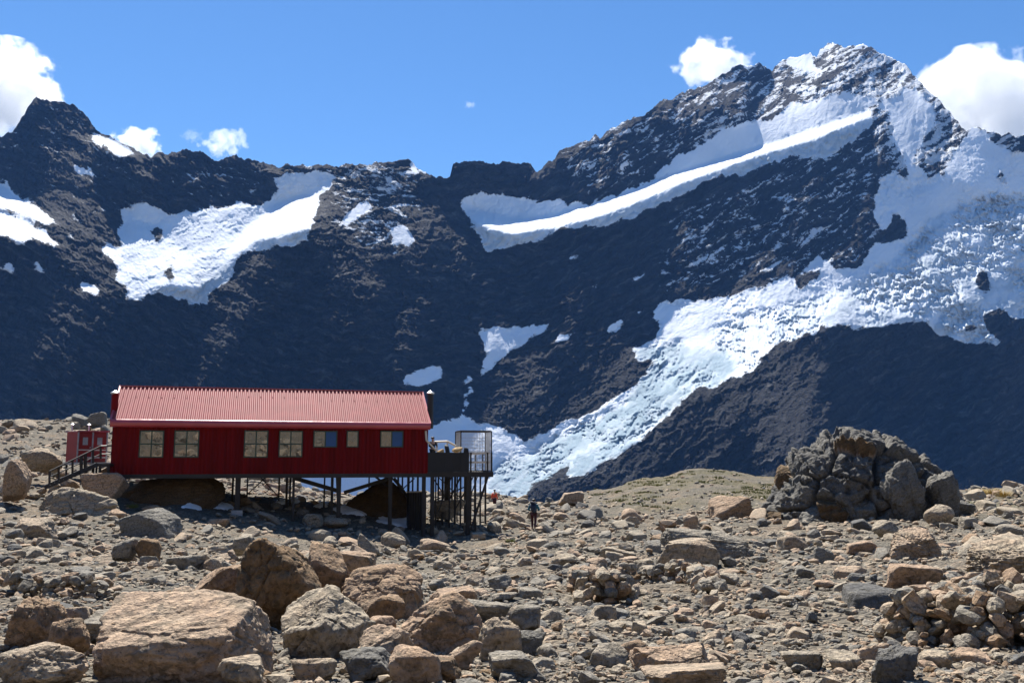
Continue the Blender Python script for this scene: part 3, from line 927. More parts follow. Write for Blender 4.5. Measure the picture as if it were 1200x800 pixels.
def build_boulders():
    B = boulder
    # nearest row, bottom left
    B(108, 711, 312, 806, 'huge tan slab with a flat pinkish top at the lower left, cracked front face', .58, 'slab', planes=[(-.1, -.50, .86, .46), (.05, -1, .28, .62), (1, -.3, .1, .7), (-.9, -.5, .25, .72)], deep=.72, rough=.028, Y=7.3, strata=.5)
    B(4, 708, 78, 772, 'dark olive brown layered boulder behind the small reddish boulder at lower left', .72, 'split', rough=.05, strata=.8, Y=9.0)
    B(53, 728, 104, 768, 'small rounded reddish boulder leaning against the dark layered boulder', .70, 'round', rough=.04, Y=8.2, level=5)
    B(-8, 762, 102, 812, 'low rounded olive boulder cut off by the lower left corner', .52, 'round', Y=6.9, rough=.04)
    B(64, 714, 118, 752, 'olive wedge of rock between layered boulder and the low flat rocks', .50, 'split', Y=9.4)
    B(100, 722, 172, 748, 'low greenish grey pair of rocks behind the huge slab', .30, 'split', Y=9.3)
    B(112, 740, 160, 790, 'brown wedge tucked against the left side of the huge slab', .74, 'split', Y=7.9)
    B(174, 714, 202, 734, 'dark pointed stone lying on the gravel at the back edge of the huge slab', .05, 'slab', Y=9.8, level=4, cat='rock')
    B(280, 636, 390, 738, 'largest rounded brown boulder with a hollow shaded face, in the middle of the cluster', .80, 'round', rough=.05, planes=[(-.2, -.9, .25, .62), (.3, .1, .95, .66)], Y=10.6, deep=.9)
    B(355, 640, 408, 706, 'rust pink boulder pressed against the right flank of the largest brown boulder', .72, 'split', Y=11.6, strata=.6)
    B(222, 668, 296, 724, 'tan sloping boulder left of the largest brown boulder', .66, 'split', Y=11.2, planes=[(-.5, -.3, .85, .5)])
    B(400, 670, 500, 732, 'orange tan boulder with a flat slanting face right of the largest brown boulder', .68, 'block', Y=11.2, planes=[(-.35, -.6, .7, .5), (.5, -.3, .8, .55)], rough=.045)
    B(322, 698, 436, 782, 'grey tan layered boulder with a broken ridged top before the largest brown boulder', .42, 'split', Y=8.6, strata=.3, rough=.045, planes=[(-.5, -.45, .75, .40), (.55, -.3, .78, .50)])
    B(462, 700, 574, 776, 'big olive brown boulder with a shaded front, right end of the cluster', .66, 'round', Y=9.2, rough=.05, planes=[(-.6, -.3, .7, .6), (.1, -.95, .1, .6)])
    B(560, 728, 612, 790, 'mottled grey brown boulder at the right foot of the big olive brown one', .50, 'round', Y=8.6, rough=.06)
    B(428, 724, 464, 750, 'small rounded pinkish boulder wedged in the cluster gap', .64, 'round', Y=9.4, level=4)
    B(418, 740, 484, 782, 'pale brown tilted block lying in front of the cluster gap', .55, 'slab', Y=8.2, planes=[(-.4, -.5, .8, .5)])
    B(396, 766, 462, 796, 'dark grey cracked stone in front of the pale brown tilted block', .14, 'split', Y=7.5, rough=.05)
    B(458, 762, 520, 806, 'pinkish tan broken block at the bottom edge below the cluster', .62, 'split', Y=7.2)
    B(522, 752, 566, 786, 'low tan rock between the olive brown boulder and the bottom edge', .60, 'split', Y=7.9)
    B(256, 776, 312, 806, 'small tan stone pushed against the right corner of the huge slab', .48, 'split', Y=7.0)
    B(540, 706, 600, 730, 'low grey green rock behind the big olive brown boulder', .26, 'slab', Y=11.5)
    B(596, 712, 634, 742, 'flat grey block beside the shaded hollow right of the cluster', .24, 'slab', Y=10.2)
    B(690, 758, 736, 786, 'grey tan blocky stone alone on the gravel at bottom centre', .36, 'block', Y=8.4, level=4)
    B(738, 762, 834, 796, 'broad low ochre slab breaking out of the gravel at bottom centre', .60, 'slab', Y=7.7, planes=[(0, -.35, .93, .4)], rough=.05, sink=.4)
    B(752, 786, 856, 812, 'pale pink slab cut by the bottom edge below the ochre slab', .55, 'slab', Y=6.7)
    B(912, 766, 968, 788, 'pair of flat brown stones on the gravel near the bottom edge', .38, 'slab', Y=8.1)
    B(968, 768, 1014, 790, 'brown grey block right of the flat brown stones by the bottom edge', .44, 'block', Y=8.0, level=4)
    B(1004, 756, 1042, 786, 'tan wedge of rock at the left foot of the stone heap', .56, 'split', Y=8.4)
    B(1022, 764, 1078, 812, 'slate grey layered boulder with pale streaks at the bottom edge', .10, 'split', Y=7.1, strata=1.0, rough=.06)
    B(1112, 764, 1156, 786, 'low pink stone in front of the stone heap', .64, 'slab', Y=8.0, level=4)
    B(1076, 766, 1118, 792, 'pale rounded stone in front of the stone heap', .46, 'round', Y=7.8, level=4)
    B(236, 742, 300, 772, 'flat tan slab leaning on the right end of the huge slab', .46, 'slab', Y=8.6)
    B(430, 700, 476, 726, 'low rusty slab filling the gap behind the pinkish wedged stone', .72, 'slab', Y=10.3)
    B(500, 690, 560, 712, 'long low pinkish slab behind the right end of the cluster', .62, 'slab', Y=12.2)
    B(482, 776, 540, 800, 'flat brown slab lying along the bottom edge below the cluster', .74, 'slab', Y=7.3)
    B(340, 774, 398, 800, 'flat tan slab at the bottom edge below the ridged grey tan boulder', .52, 'slab', Y=7.5)
    B(600, 742, 640, 768, 'dark wedge in the shaded hollow right of the mottled boulder', .1, 'split', Y=9.0)
    B(572, 770, 640, 800, 'low grey slab at the bottom edge right of the cluster', .3, 'slab', Y=7.6)
    B(392, 648, 440, 672, 'pinkish angular rock behind the rust pink boulder', .62, 'split', Y=14.5)
    # left middle distance
    B(146, 597, 214, 634, 'square grey boulder standing alone in front of the hut shadow', .20, 'block', planes=[(0, -1, .12, .6), (-.45, 0, .9, .62), (.5, -.2, .85, .62)], rough=.022)
    B(20, 608, 64, 630, 'small pointed tan boulder left of the square grey boulder', .50, 'split')
    B(133, 632, 158, 656, 'brown stone beside the upright split stone below the square boulder', .30, 'split', level=4)
    B(158, 632, 188, 658, 'dark olive stone with a smaller stone resting on top below the square boulder', .78, 'split', level=4)
    B(163, 652, 190, 664, 'pale grey flat stone in front of the dark olive stone', .28, 'slab', level=4)
    B(192, 652, 240, 674, 'low grey brown boulder between the olive stone and the cluster', .32, 'split', level=4)
    B(232, 636, 300, 652, 'long pale flat slab lying behind the cluster', .48, 'slab', level=4)
    B(272, 628, 298, 650, 'dark stone standing on the pale flat slab', .34, 'block', level=4, Y=20)
    B(196, 690, 232, 712, 'sharp tan slab with a shadow gap beneath, behind the huge slab', .60, 'slab', level=4)
    B(-6, 538, 36, 582, 'large brown boulder at the left edge on the slope', .60, 'block', Y=47)
    B(28, 524, 72, 550, 'wide tan boulder on the left slope above the edge boulder', .50, 'round', Y=58)
    B(44, 572, 142, 612, 'low bare rock dome beneath the stairs, tan on its right side', .46, 'round', Y=47, sink=.5, rough=.06, deep=.7)
    B(92, 554, 150, 580, 'orange tan rock ledge at the foot of the landing', .62, 'slab', Y=51, sink=.4, deep=.8)
    B(84, 484, 103, 498, 'grey boulder on the left skyline, next to the squarer one', .18, 'block', Y=104, level=4)
    B(105, 482, 124, 499, 'squarer grey boulder on the left skyline close to the flue', .24, 'block', Y=102, level=4)
    B(12, 490, 44, 508, 'brown boulder on the left skyline nearest the picture edge', .50, 'round', Y=100, level=4)
    B(-8, 498, 14, 514, 'dark boulder on the left skyline at the picture edge', .40, 'split', Y=95, level=4)
    # beneath the hut
    B(408, 560, 486, 606, 'great brown boulder in shade under the right half of the hut', .97, 'round', Y=61, sink=.5, planes=[(-.6, 0, .8, .55), (.75, 0, .7, .6)])
    B(120, 557, 262, 600, 'smooth brown bedrock hump under the left half of the hut', .93, 'round', Y=54.5, sink=.7, deep=.5)
    B(500, 586, 546, 606, 'flat grey slab in shade beneath the deck', .36, 'slab', Y=61)
    B(352, 602, 378, 616, 'pale block at the edge of the hut shadow, left of the long pale rock', .42, 'block', level=4)
    B(376, 604, 408, 618, 'long pale rock at the edge of the hut shadow', .50, 'round', level=4)
    B(446, 624, 476, 642, 'pale boulder at the front edge of the hut shadow', .44, 'round', level=4)
    B(420, 626, 446, 648, 'olive boulder left of the pale one at the shadow edge', .34, 'block', level=4)
    B(492, 632, 528, 648, 'pinkish tan boulder just before the shadow of the deck', .56, 'round', level=4)
    # right middle distance
    B(764, 634, 844, 678, 'tan block with a lit flat top edge behind the ring of stones', .50, 'block', Y=25.5, planes=[(0, -1, .1, .55), (-.15, 0, 1, .6), (1, -.2, .4, .6)], deep=.55, rough=.025, yaw=.12)
    B(776, 622, 884, 668, 'long sloping dark rock rib behind the tan block', .28, 'slab', Y=29, planes=[(.45, -.2, .85, .42), (0, -.9, .3, .5)], deep=.4, rough=.05, strata=.8)
    B(800, 603, 818, 622, 'single rounded upright rock in the middle of the rubble', .52, 'round', level=4)
    B(832, 582, 880, 608, 'slanting red brown slab standing on edge left of the outcrop', .64, 'slab', planes=[(-.6, -.2, .75, .4)], yaw=.5, level=4)
    B(744, 656, 768, 674, 'pale pointed rock next to the tan block', .46, 'split', level=4)
    B(702, 642, 744, 660, 'low brown triangular rock left of the ring of stones', .44, 'split', level=4)
    B(646, 650, 680, 666, 'pale low boulder left of the triangular rock', .48, 'round', level=4)
    B(824, 698, 842, 714, 'upright brown stone at the right opening of the ring', .54, 'block', level=4)
    B(692, 710, 722, 726, 'cubic tan stone on the gravel below the ring', .46, 'block', level=4)
    B(718, 752, 756, 768, 'reddish flat stone on the gravel at bottom centre', .66, 'slab', level=4)
    B(654, 576, 684, 592, 'tan boulder on the skyline right of the hiker', .56, 'block', Y=92, level=4)
    B(1038, 664, 1098, 690, 'brown rock with a dark hollow above the stone heap', .62, 'split')
    B(988, 690, 1064, 712, 'flat blue grey slab left of the stone heap', .08, 'slab', level=4, sink=.5, planes=[(0, -.2, .97, .3)])
    B(1030, 622, 1112, 656, 'layered tan rock bench on the right with ribbed front', .56, 'slab', strata=1.2, rough=.06, sink=.3)
    B(1128, 630, 1230, 672, 'long ribbed rock bench reaching the right edge', .50, 'slab', strata=1.2, rough=.06, sink=.3)
    B(1082, 592, 1120, 618, 'pale boulder at the right foot of the outcrop', .48, 'round', level=4)
    B(1022, 610, 1052, 630, 'grey pink boulder before the shaded foot of the outcrop', .42, 'round', level=4)
    B(912, 628, 944, 648, 'sharp tan rock at the left front of the outcrop', .52, 'split', level=4)
    B(990, 634, 1026, 650, 'pinkish rock in front of the outcrop', .62, 'split', level=4)


build_boulders()
for (a, b_, c, d_, lab) in PATCHES:                 # loose rocks keep off the old snow and the ground just before it
    for t in (.1, .3, .5, .7, .9):
        yy = gy(a + (c - a) * t, (b_ + d_) / 2)
        TAKEN.append((at(a + (c - a) * t, 540, yy)[0], yy - .4, .9))
        TAKEN.append((at(a + (c - a) * t, 540, yy)[0], yy - 1.3, .7))


def build_outcrop():
    Y = 57.0
    base = at(1032, 612, Y)
    root = empty('rock_outcrop', (base[0], base[1] + 2, base[2]), 0, 'great dark outcrop of cracked rock rising on the right skyline', 'rock outcrop')
    # silhouette of the mass: half width and height from the picture, turned into a domed body with deep joints
    d, F = ico(7)
    r = np.random.default_rng(77)
    prof_u = np.array([918, 930, 942, 950, 962, 978, 986, 996, 1012, 1030, 1042, 1052, 1064, 1080, 1096, 1110, 1122, 1134, 1148])
    prof_v = np.array([606, 580, 556, 530, 525, 528, 514, 506, 503, 505, 510, 508, 512, 522, 534, 546, 562, 580, 612])
    sc = Y / FPX
    W_, H_ = 230 * sc / 2, 110 * sc
    x = d[:, 0] * W_
    top = np.interp(1033 + d[:, 0] * 115, prof_u, (612 - prof_v) * sc)
    rr = np.sqrt(np.maximum(1e-6, 1 - d[:, 0] ** 2))
    el = d[:, 2] / rr
    z = np.where(el > 0, np.abs(el) ** .8 * top, el * 1.5)
    y = d[:, 1] / rr * rr ** .6 * 4.6
    V = np.stack([x, y, z], -1)
    nrm = d / np.array([1.25, 1.0, 1.0])
    nrm /= np.linalg.norm(nrm, axis=1)[:, None]
    q = V * np.array([1, 1, 1.15])
    q = q + .35 * np.stack([pn(q[:, 0] * .6, q[:, 1] * .6, q[:, 2] * .6, 1), pn(q[:, 0] * .6, q[:, 1] * .6, q[:, 2] * .6, 2), pn(q[:, 0] * .6, q[:, 1] * .6, q[:, 2] * .6, 3)], -1)
    cv, tl, jt = joint_cells(q, .42, r, 41)
    c2, t2, j2 = joint_cells(q, 1.0, r, 42)
    c3, t3, j3 = joint_cells(q, 2.4, r, 43)
    disp = .75 * (cv - .5) + .42 * tl - .75 * np.clip(1 - jt / .10, 0, 1) + .28 * (c2 - .5) + .22 * t2 - .26 * np.clip(1 - j2 / .09, 0, 1) + .10 * (c3 - .5) + .09 * t3
    disp = disp + .12 * pn(V[:, 0] * 1.7, V[:, 1] * 1.7, V[:, 2] * 1.7, 5) + .06 * pn(V[:, 0] * 4, V[:, 1] * 4, V[:, 2] * 4, 6)
    V = V + nrm * disp[:, None]
    tone = np.where(cv > .72, .86 + .08 * cv, .0 + .13 * cv) + .07 * (c2 - .5)
    me = np_mesh('core', V, F, M_ROCK, True, {'tone': tone})
    o = link('core', me, root)
    o.location = (0, 0.6, 0)
    for (u0, v0, u1, v1, t, dy, kd) in [(924, 584, 992, 618, .12, -1.6, 'split'), (984, 584, 1026, 612, .16, -2.0, 'split'), (1058, 584, 1082, 606, .2, -2.2, 'block'), (1018, 592, 1062, 616, .12, -2.4, 'split'),
                                        (1086, 580, 1136, 608, .14, -1.6, 'split'), (1032, 538, 1080, 586, .13, -3.2, 'round'), (1088, 552, 1124, 594, .12, -3.0, 'block')]:
        boulder(u0, v0, u1, v1, None, t, kd, Y=Y + dy, rough=.07, level=5, deep=1.0, sink=.6, parent=root, name='block')


build_outcrop()


# ------------------------------------------------------------------ dry stone walls: one heap of fitted stones each
def stone_heap(name, path, height, width, size, label, cat, dens=1.0, seed=3):
    r = np.random.default_rng(seed)
    Vs, Fs, Ts = [], [], []
    off = 0
    d, F = ico(2)
    pts = [np.array(p) for p in path]
    for a, b_ in zip(pts[:-1], pts[1:]):
        ln = np.linalg.norm(b_[:2] - a[:2])
        n = max(1, int(ln / size * dens * .95))
        nl = max(1, int(height / size / .62))
        nw = max(1, int(width / size / .95))
        for lay in range(nl):
            wl = width * (1 - .5 * lay / nl)
            for q in range(n):
                for w in range(nw):
                    t = (q + r.uniform(0, 1)) / n
                    p = a + (b_ - a) * t
                    hloc = p[2]
                    zz = (lay + r.uniform(-.1, .5)) * size * .62
                    if zz > hloc * height:
                        continue
                    side = ((w + r.uniform(.1, .9)) / nw - .5) * wl
                    nn = np.array([-(b_ - a)[1], (b_ - a)[0]]) / ln
                    x, y = p[0] + nn[0] * side, p[1] + nn[1] * side
                    V, _ = stone_shape(r, 2, r.choice(['block', 'slab', 'split']), 0.0)
                    s_ = size * r.choice([.55, .75, 1.0, 1.2, 1.5], p=[.2, .25, .25, .2, .1])
                    V = V * np.array([s_ * r.uniform(.85, 1.3), s_ * r.uniform(.8, 1.1), s_ * r.uniform(.5, .95)])
                    V = rotz(tilt(V, r.normal() * .35, r.normal() * .35), r.uniform(0, 6.28))
                    V = V + np.array([x, y, float(gz(x, y)) + zz + s_ * .25])
                    Vs.append(V)
                    Fs.append(F + off)
                    Ts.append(np.full(len(V), r.choice([.18, .3, .42, .5, .6, .7]) + r.normal() * .05))
                    off += len(V)
    me = np_mesh(name, np.concatenate(Vs), np.concatenate(Fs), M_STONE, False, {'tone': np.concatenate(Ts)})
    return tag(link(name, me), label, cat)


def gp(u, v, h):
    Y = gy(u, v)
    x = at(u, v, Y)[0]
    return (x, Y, h)


def build_heaps():
    stone_heap('stone_wall', [gp(688, 700, .9), gp(682, 690, 1.0), gp(700, 683, 1.0), gp(730, 681, .9), gp(770, 682, .75), gp(800, 683, .7), gp(826, 687, .6), gp(836, 697, .5)],
               .50, .6, .21, 'low horseshoe windbreak of piled stones with a gravel floor inside', 'stone wall', 1.0, 5)
    stone_heap('stone_wall', [gp(690, 703, .8), gp(712, 706, .9), gp(734, 704, .6)], .55, .6, .20, 'short stub of piled stones closing the front of the horseshoe windbreak', 'stone wall', 1.0, 6)
    stone_heap('stone_wall', [gp(8, 694, .6), gp(40, 698, .9), gp(80, 700, 1.0), gp(118, 702, .6)], .42, .6, .17, 'dark low line of piled stones at the left edge', 'stone wall', 1.0, 7)
    stone_heap('stone_wall', [gp(1078, 752, .8), gp(1092, 746, 1.0), gp(1115, 752, 1.0), gp(1140, 757, 1.0), gp(1190, 760, 1.1), gp(1250, 762, 1.1)],
               .52, 1.0, .15, 'big heap of loose stones walling off a camp spot at lower right', 'stone wall', 1.0, 8)
    stone_heap('stone_wall', [gp(1100, 734, .5), gp(1130, 726, .8), gp(1170, 722, 1.1), gp(1250, 720, 1.3)], 0.55, .8, .17,
               'shaded rear line of stacked stones behind the big heap at lower right', 'stone wall', 1.0, 9)
    TAKEN.extend([(at(755, 690, gy(755, 690))[0], gy(755, 690), .9)])


build_heaps()


# ------------------------------------------------------------------ loose rocks: the largest one by one, the rest as rubble
def zone(u, v):
    """where a loose rock lies, named by what it is near"""
    if v < 572 and u < 340:
        return 'on the rising slope left of the hut'
    if u < 130 and v < 640:
        return 'on the slope below the stairs'
    if v < 600 and u > 880:
        return 'around the outcrop on the right'
    if u > 860 and v < 650:
        return 'in front of the outcrop on the right'
    if v < 604:
        return 'on the rounded hill behind the hiker'
    if u < 330 and v < 690:
        return 'around the square grey boulder'
    if u < 330:
        return 'around the huge slab at lower left'
    if u < 600 and v < 680:
        return 'between the hut shadow and the boulder cluster'
    if u < 640:
        return 'along the boulder cluster'
    if v < 655:
        return 'on the stony ground near the hiker'
    if u < 900 and v < 720:
        return 'around the horseshoe windbreak'
    if u < 980:
        return 'on the gravel at bottom centre'
    return 'around the big heap at lower right'


def tone_word(t):
    return 'dark grey' if t < .14 else 'grey' if t < .32 else 'tan' if t < .52 else 'pinkish tan' if t < .68 else 'rusty brown'


def draw_tone(r, n):
    base = r.choice([.08, .22, .30, .40, .48, .56, .62, .74], n, p=[.06, .14, .16, .20, .18, .14, .08, .04])
    return np.clip(base + r.normal(size=n) * .035, 0, 1)


def build_rocks():
    r = np.random.default_rng(42)
    # candidates, evenly over the picture and over the ground beside it
    n = 64000
    u = r.uniform(-420, 1620, n)
    inv = r.uniform(1 / 113.0, 1 / 4.6, n)
    logy = np.exp(r.uniform(math.log(4.6), math.log(113), n))
    Y = np.where(r.uniform(size=n) < .50, 1 / inv, logy)
    px = 3.9 * (1 - r.uniform(size=n)) ** (-1 / 2.3)
    px = np.where(px > 30, r.uniform(6, 30, n), px)
    size = np.clip(px * Y / FPX, .03, 1.5)
    # thinner where the gravel lies bare
    x = (u - 600) / FPX * Y
    bare = pn(x / 3.2, Y / 4.5, None, 401) + .4 * pn(x / 1.2, Y / 1.6, None, 402)
    hill = (u > 690) & (u < 930) & (Y > 70)
    keep = ((bare < .42) | (size < .10)) & ~(hill & (r.uniform(size=n) < .45) & (size > .3)) & ~((size > .5) & hill)
    for tx, ty, tr in TAKEN:
        keep &= ((x - tx) ** 2 + (Y - ty) ** 2) > (tr * .75 + size * .2) ** 2
    ringx, ringy = at(775, 692, gy(775, 692))[0], gy(775, 692)
    keep &= ~((((x - ringx) / 1.2) ** 2 + ((Y - ringy) / 1.6) ** 2 < 1) & (size > .09))
    u, Y, size, x = u[keep], Y[keep], size[keep], x[keep]
    px = size * FPX / Y
    z = gz(x, Y)
    v = grow(u, Y)
    inside = (u > 10) & (u < 1190) & (v < 792)
    order = np.argsort(-np.where(inside, px, 0))
    NIND = 215
    tones = draw_tone(r, len(u))
    kinds = r.choice(['block', 'slab', 'split', 'round'], len(u), p=[.22, .32, .36, .10])
    for i in order[:NIND]:
        V, F = stone_shape(r, 4 if px[i] > 22 else 3, kinds[i], .03, None, int(i) % 97)
        s_ = size[i]
        flat = r.uniform(.28, .5) if kinds[i] == 'slab' else r.uniform(.42, .75)
        V = V * np.array([s_, s_ * r.uniform(.7, 1.0), s_ * flat])
        V = rotz(tilt(V, r.normal() * .26, r.normal() * .26), r.uniform(0, 6.28))
        me = np_mesh('rock', V, F, M_STONE, True, {'tone': np.full(len(V), tones[i])})
        o = link('rock', me)
        o.location = (x[i], Y[i], z[i] + s_ * flat * .26)
        zn = zone(u[i], v[i])
        shape = {'block': 'angular', 'slab': 'flat', 'split': 'jagged', 'round': 'rounded'}[kinds[i]]
        tag(o, f'loose {shape} {tone_word(tones[i])} rock {zn}', 'rock', f'loose {shape} {tone_word(tones[i])} rocks {zn}')
    rest = order[NIND:]
    Vs, Fs, Ts, off = [], [], [], 0
    NP = 70
    lv = np.where((px[rest] > 8) & inside[rest], 2, 1)
    pk = r.integers(0, NP, len(rest))
    for lvl in (1, 2):
        for q in range(NP):
            ii = rest[(lv == lvl) & (pk == q)]
            if not len(ii):
                continue
            kd = ['slab', 'split', 'block', 'split', 'slab', 'round', 'split'][q % 7]
            V, F = stone_shape(r, lvl, kd, 0.0)
            m = len(ii)
            s_ = size[ii]
            flat = r.uniform(.26, .46, m) if kd == 'slab' else r.uniform(.4, .75, m)
            W = V[None] * np.stack([s_ * r.uniform(.9, 1.25, m), s_ * r.uniform(.6, 1.0, m), s_ * flat], -1)[:, None, :]
            ax, ay, az = r.normal(size=m) * .28, r.normal(size=m) * .28, r.uniform(0, 6.283, m)
            c_, n_ = np.cos(ax)[:, None], np.sin(ax)[:, None]
            X, Y2, Z = W[..., 0], W[..., 1] * c_ - W[..., 2] * n_, W[..., 1] * n_ + W[..., 2] * c_
            c_, n_ = np.cos(ay)[:, None], np.sin(ay)[:, None]
            X, Z = X * c_ + Z * n_, -X * n_ + Z * c_
            c_, n_ = np.cos(az)[:, None], np.sin(az)[:, None]
            X, Y2 = X * c_ - Y2 * n_, X * n_ + Y2 * c_
            W = np.stack([X + x[ii][:, None], Y2 + Y[ii][:, None], Z + (z[ii] + s_ * flat * r.uniform(.12, .36, m))[:, None]], -1)
            Vs.append(W.reshape(-1, 3))
            Fs.append((F[None] + (np.arange(m) * len(V))[:, None, None] + off).reshape(-1, 3))
            Ts.append(np.repeat(tones[ii], len(V)))
            off += m * len(V)
    # stones on the slope behind the viewer and to the sides, for the reflections in the panes
    for k in range(700):
        a = r.uniform(R(60), R(300))
        rr = math.exp(r.uniform(math.log(5), math.log(70)))
        X_, Y_ = rr * math.sin(a), rr * math.cos(a)
        s_ = r.uniform(.3, 1.5)
        V, F = stone_shape(r, 1, 'split', 0.0)
        V = V * np.array([s_, s_ * .8, s_ * .6]) + np.array([X_, Y_, float(gz(X_, Y_)) + s_ * .2])
        Vs.append(V)
        Fs.append(F + off)
        Ts.append(np.full(len(V), r.uniform(.2, .6)))
        off += len(V)
    me = np_mesh('rubble', np.concatenate(Vs), np.concatenate(Fs), M_STONE, False, {'tone': np.concatenate(Ts)})
    tag(link('rubble', me), 'small broken stones and chips covering the whole slope', None, None, 'stuff')


build_rocks()

# ------------------------------------------------------------------ shape collector for the built things
class MB:
    def __init__(self):
        self.v, self.f = [], []

    def add(self, V, F):
        o = len(self.v)
        self.v += [tuple(p) for p in V]
        self.f += [tuple(i + o for i in q) for q in F]
        return self

    def box(self, x0, x1, y0, y1, z0, z1):
        V = [(x, y, z) for z in (z0, z1) for x, y in ((x0, y0), (x1, y0), (x1, y1), (x0, y1))]
        return self.add(V, [(3, 2, 1, 0), (4, 5, 6, 7), (0, 1, 5, 4), (1, 2, 6, 5), (2, 3, 7, 6), (3, 0, 4, 7)])

    def bar(self, a, b, w, h=None, n=4):
        """square or round bar from a to b"""
        a, b = Vector(a), Vector(b)
        h = h or w
        d = (b - a).normalized()
        s_ = d.cross(Vector((0, 0, 1)))
        if s_.length < 1e-3:
            s_ = Vector((1, 0, 0))
        s_.normalize()
        t = s_.cross(d).normalized()
        V = []
        for p in (a, b):
            for k in range(n):
                an = 2 * math.pi * (k + .5) / n
                q = 1.414 if n == 4 else 1.0
                V.append(p + s_ * (math.cos(an) * w / 2 * q) + t * (math.sin(an) * h / 2 * q))
        F = [tuple(range(n))[::-1], tuple(range(n, 2 * n))] + [(k, (k + 1) % n, n + (k + 1) % n, n + k) for k in range(n)]
        return self.add(V, F)

    def path(self, pts, w, n=8):
        for a, b in zip(pts[:-1], pts[1:]):
            self.bar(a, b, w, None, n)
        return self

    def lathe(self, prof, c, n=16):
        V = [(c[0] + r_ * math.cos(2 * math.pi * k / n), c[1] + r_ * math.sin(2 * math.pi * k / n), c[2] + z) for r_, z in prof for k in range(n)]
        F = [(i * n + k, i * n + (k + 1) % n, (i + 1) * n + (k + 1) % n, (i + 1) * n + k) for i in range(len(prof) - 1) for k in range(n)]
        F += [tuple(range(n))[::-1], tuple((len(prof) - 1) * n + k for k in range(n))]
        return self.add(V, F)

    def build(self, name, mat, parent=None, smooth_=False):
        me = bpy.data.meshes.new(name)
        me.from_pydata(self.v, [], self.f)
        me.materials.append(mat)
        if smooth_:
            me.polygons.foreach_set('use_smooth', np.full(len(me.polygons), True))
        me.update()
        return link(name, me, parent)


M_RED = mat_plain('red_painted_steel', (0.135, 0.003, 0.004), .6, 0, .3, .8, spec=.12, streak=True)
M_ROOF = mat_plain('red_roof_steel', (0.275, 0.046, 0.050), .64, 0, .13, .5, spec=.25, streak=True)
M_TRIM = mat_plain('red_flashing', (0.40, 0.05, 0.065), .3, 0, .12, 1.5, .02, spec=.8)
M_TOILET = mat_plain('bright_red_panel', (0.26, 0.018, 0.012), .5, 0, .2, 1.5)
M_DARK = mat_plain('dark_steel', (0.022, 0.020, 0.020), .55, .3, .3, 2)
M_GREEN = mat_plain('dark_green_frame', (0.012, 0.045, 0.032), .45)
M_GALV = mat_plain('galvanised_steel', (0.55, 0.56, 0.57), .38, .75, .15, 6)
M_WHITE = mat_plain('pale_timber_rail', (0.62, 0.55, 0.46), .6, 0, .15, 4)
M_BLACK = mat_plain('black_windbreak_panel', (0.012, 0.012, 0.013), .7, 0, .3, 2)
M_WOOD = mat_plain('ochre_canvas', (0.40, 0.27, 0.12), .8, 0, .3, 5)
M_GREY = mat_plain('grey_trim', (0.32, 0.31, 0.30), .6)
M_BLUE = mat_plain('plain_blue', (0.012, 0.075, 0.22), .5, 0, .1, 4)
M_PATCH = mat_plain('old_snow', (0.80, 0.84, 0.88), .8, 0, .08, 2.5, .03)
M_GLASS, nt, b = new_mat('window_glass')
b.inputs['Base Color'].default_value = (0.02, 0.022, 0.022, 1)
b.inputs['Roughness'].default_value = .15
gl = nt.nodes.new('ShaderNodeBsdfGlossy')
gl.inputs['Roughness'].default_value = .015
g = nt.nodes.new('ShaderNodeNewGeometry')
wv = noise_node(nt, g.outputs['Position'], 1.1, 2)
bp = nt.nodes.new('ShaderNodeBump')
bp.inputs['Strength'].default_value = .05
bp.inputs['Distance'].default_value = .05
nt.links.new(wv.outputs[0], bp.inputs['Height'])
nt.links.new(bp.outputs[0], gl.inputs['Normal'])
mx = nt.nodes.new('ShaderNodeMixShader')
mx.inputs[0].default_value = .2
nt.links.new(b.outputs[0], mx.inputs[1])
nt.links.new(gl.outputs[0], mx.inputs[2])
nt.links.new(mx.outputs[0], nt.nodes['Material Output'].inputs['Surface'])

# ------------------------------------------------------------------ the hut
HA, HB = at(130, 540, 52.6)[:2], at(501, 540, 57.5)[:2]
HL = float(np.linalg.norm(HB - HA))
HROT = math.atan2(HB[1] - HA[1], HB[0] - HA[0])
HZ = -0.76                                   # floor level
HD = 9.0                                     # depth of the hut
hc, hs = math.cos(HROT), math.sin(HROT)


def hx(u, yl=0.0):
    """position along the hut front for picture column u, on the plane yl behind the front"""
    k = at(u, 540, 1.0)[0]
    ax, ay = HA[0] - hs * yl, HA[1] + hc * yl
    return (k * ay - ax) / (hc - k * hs)


def hworld(x, y):
    return HA[0] + hc * x - hs * y, HA[1] + hs * x + hc * y


def hzv(v, x, y=0.0):
    """height above the floor for picture row v at local x, y"""
    _, Y = hworld(x, y)
    _, fy, fz = ray(600, v)
    return float(fz / fy * Y) - HZ


def hground(x, y):
    X_, Y_ = hworld(x, y)
    return float(gz(X_, Y_)) - HZ


def corr_sheet(p0, du, dv, nu_len, period, amp, normal, seg=8, nv=1):
    """corrugated sheet: from p0 along unit du for nu_len, across vector dv"""
    n = int(nu_len / period * seg)
    us = np.linspace(0, nu_len, n + 1)
    prof = amp * np.clip(np.cos(2 * np.pi * us / period) * 1.6, -1, 1)
    V, F = [], []
    for j in range(nv + 1):
        for q, h in zip(us, prof):
            V.append(tuple(np.array(p0) + np.array(du) * q + np.array(dv) * (j / nv) + np.array(normal) * h))
    for j in range(nv):
        for i in range(n):
            a = j * (n + 1) + i
            F.append((a, a + 1, a + n + 2, a + n + 1))
    return V, F


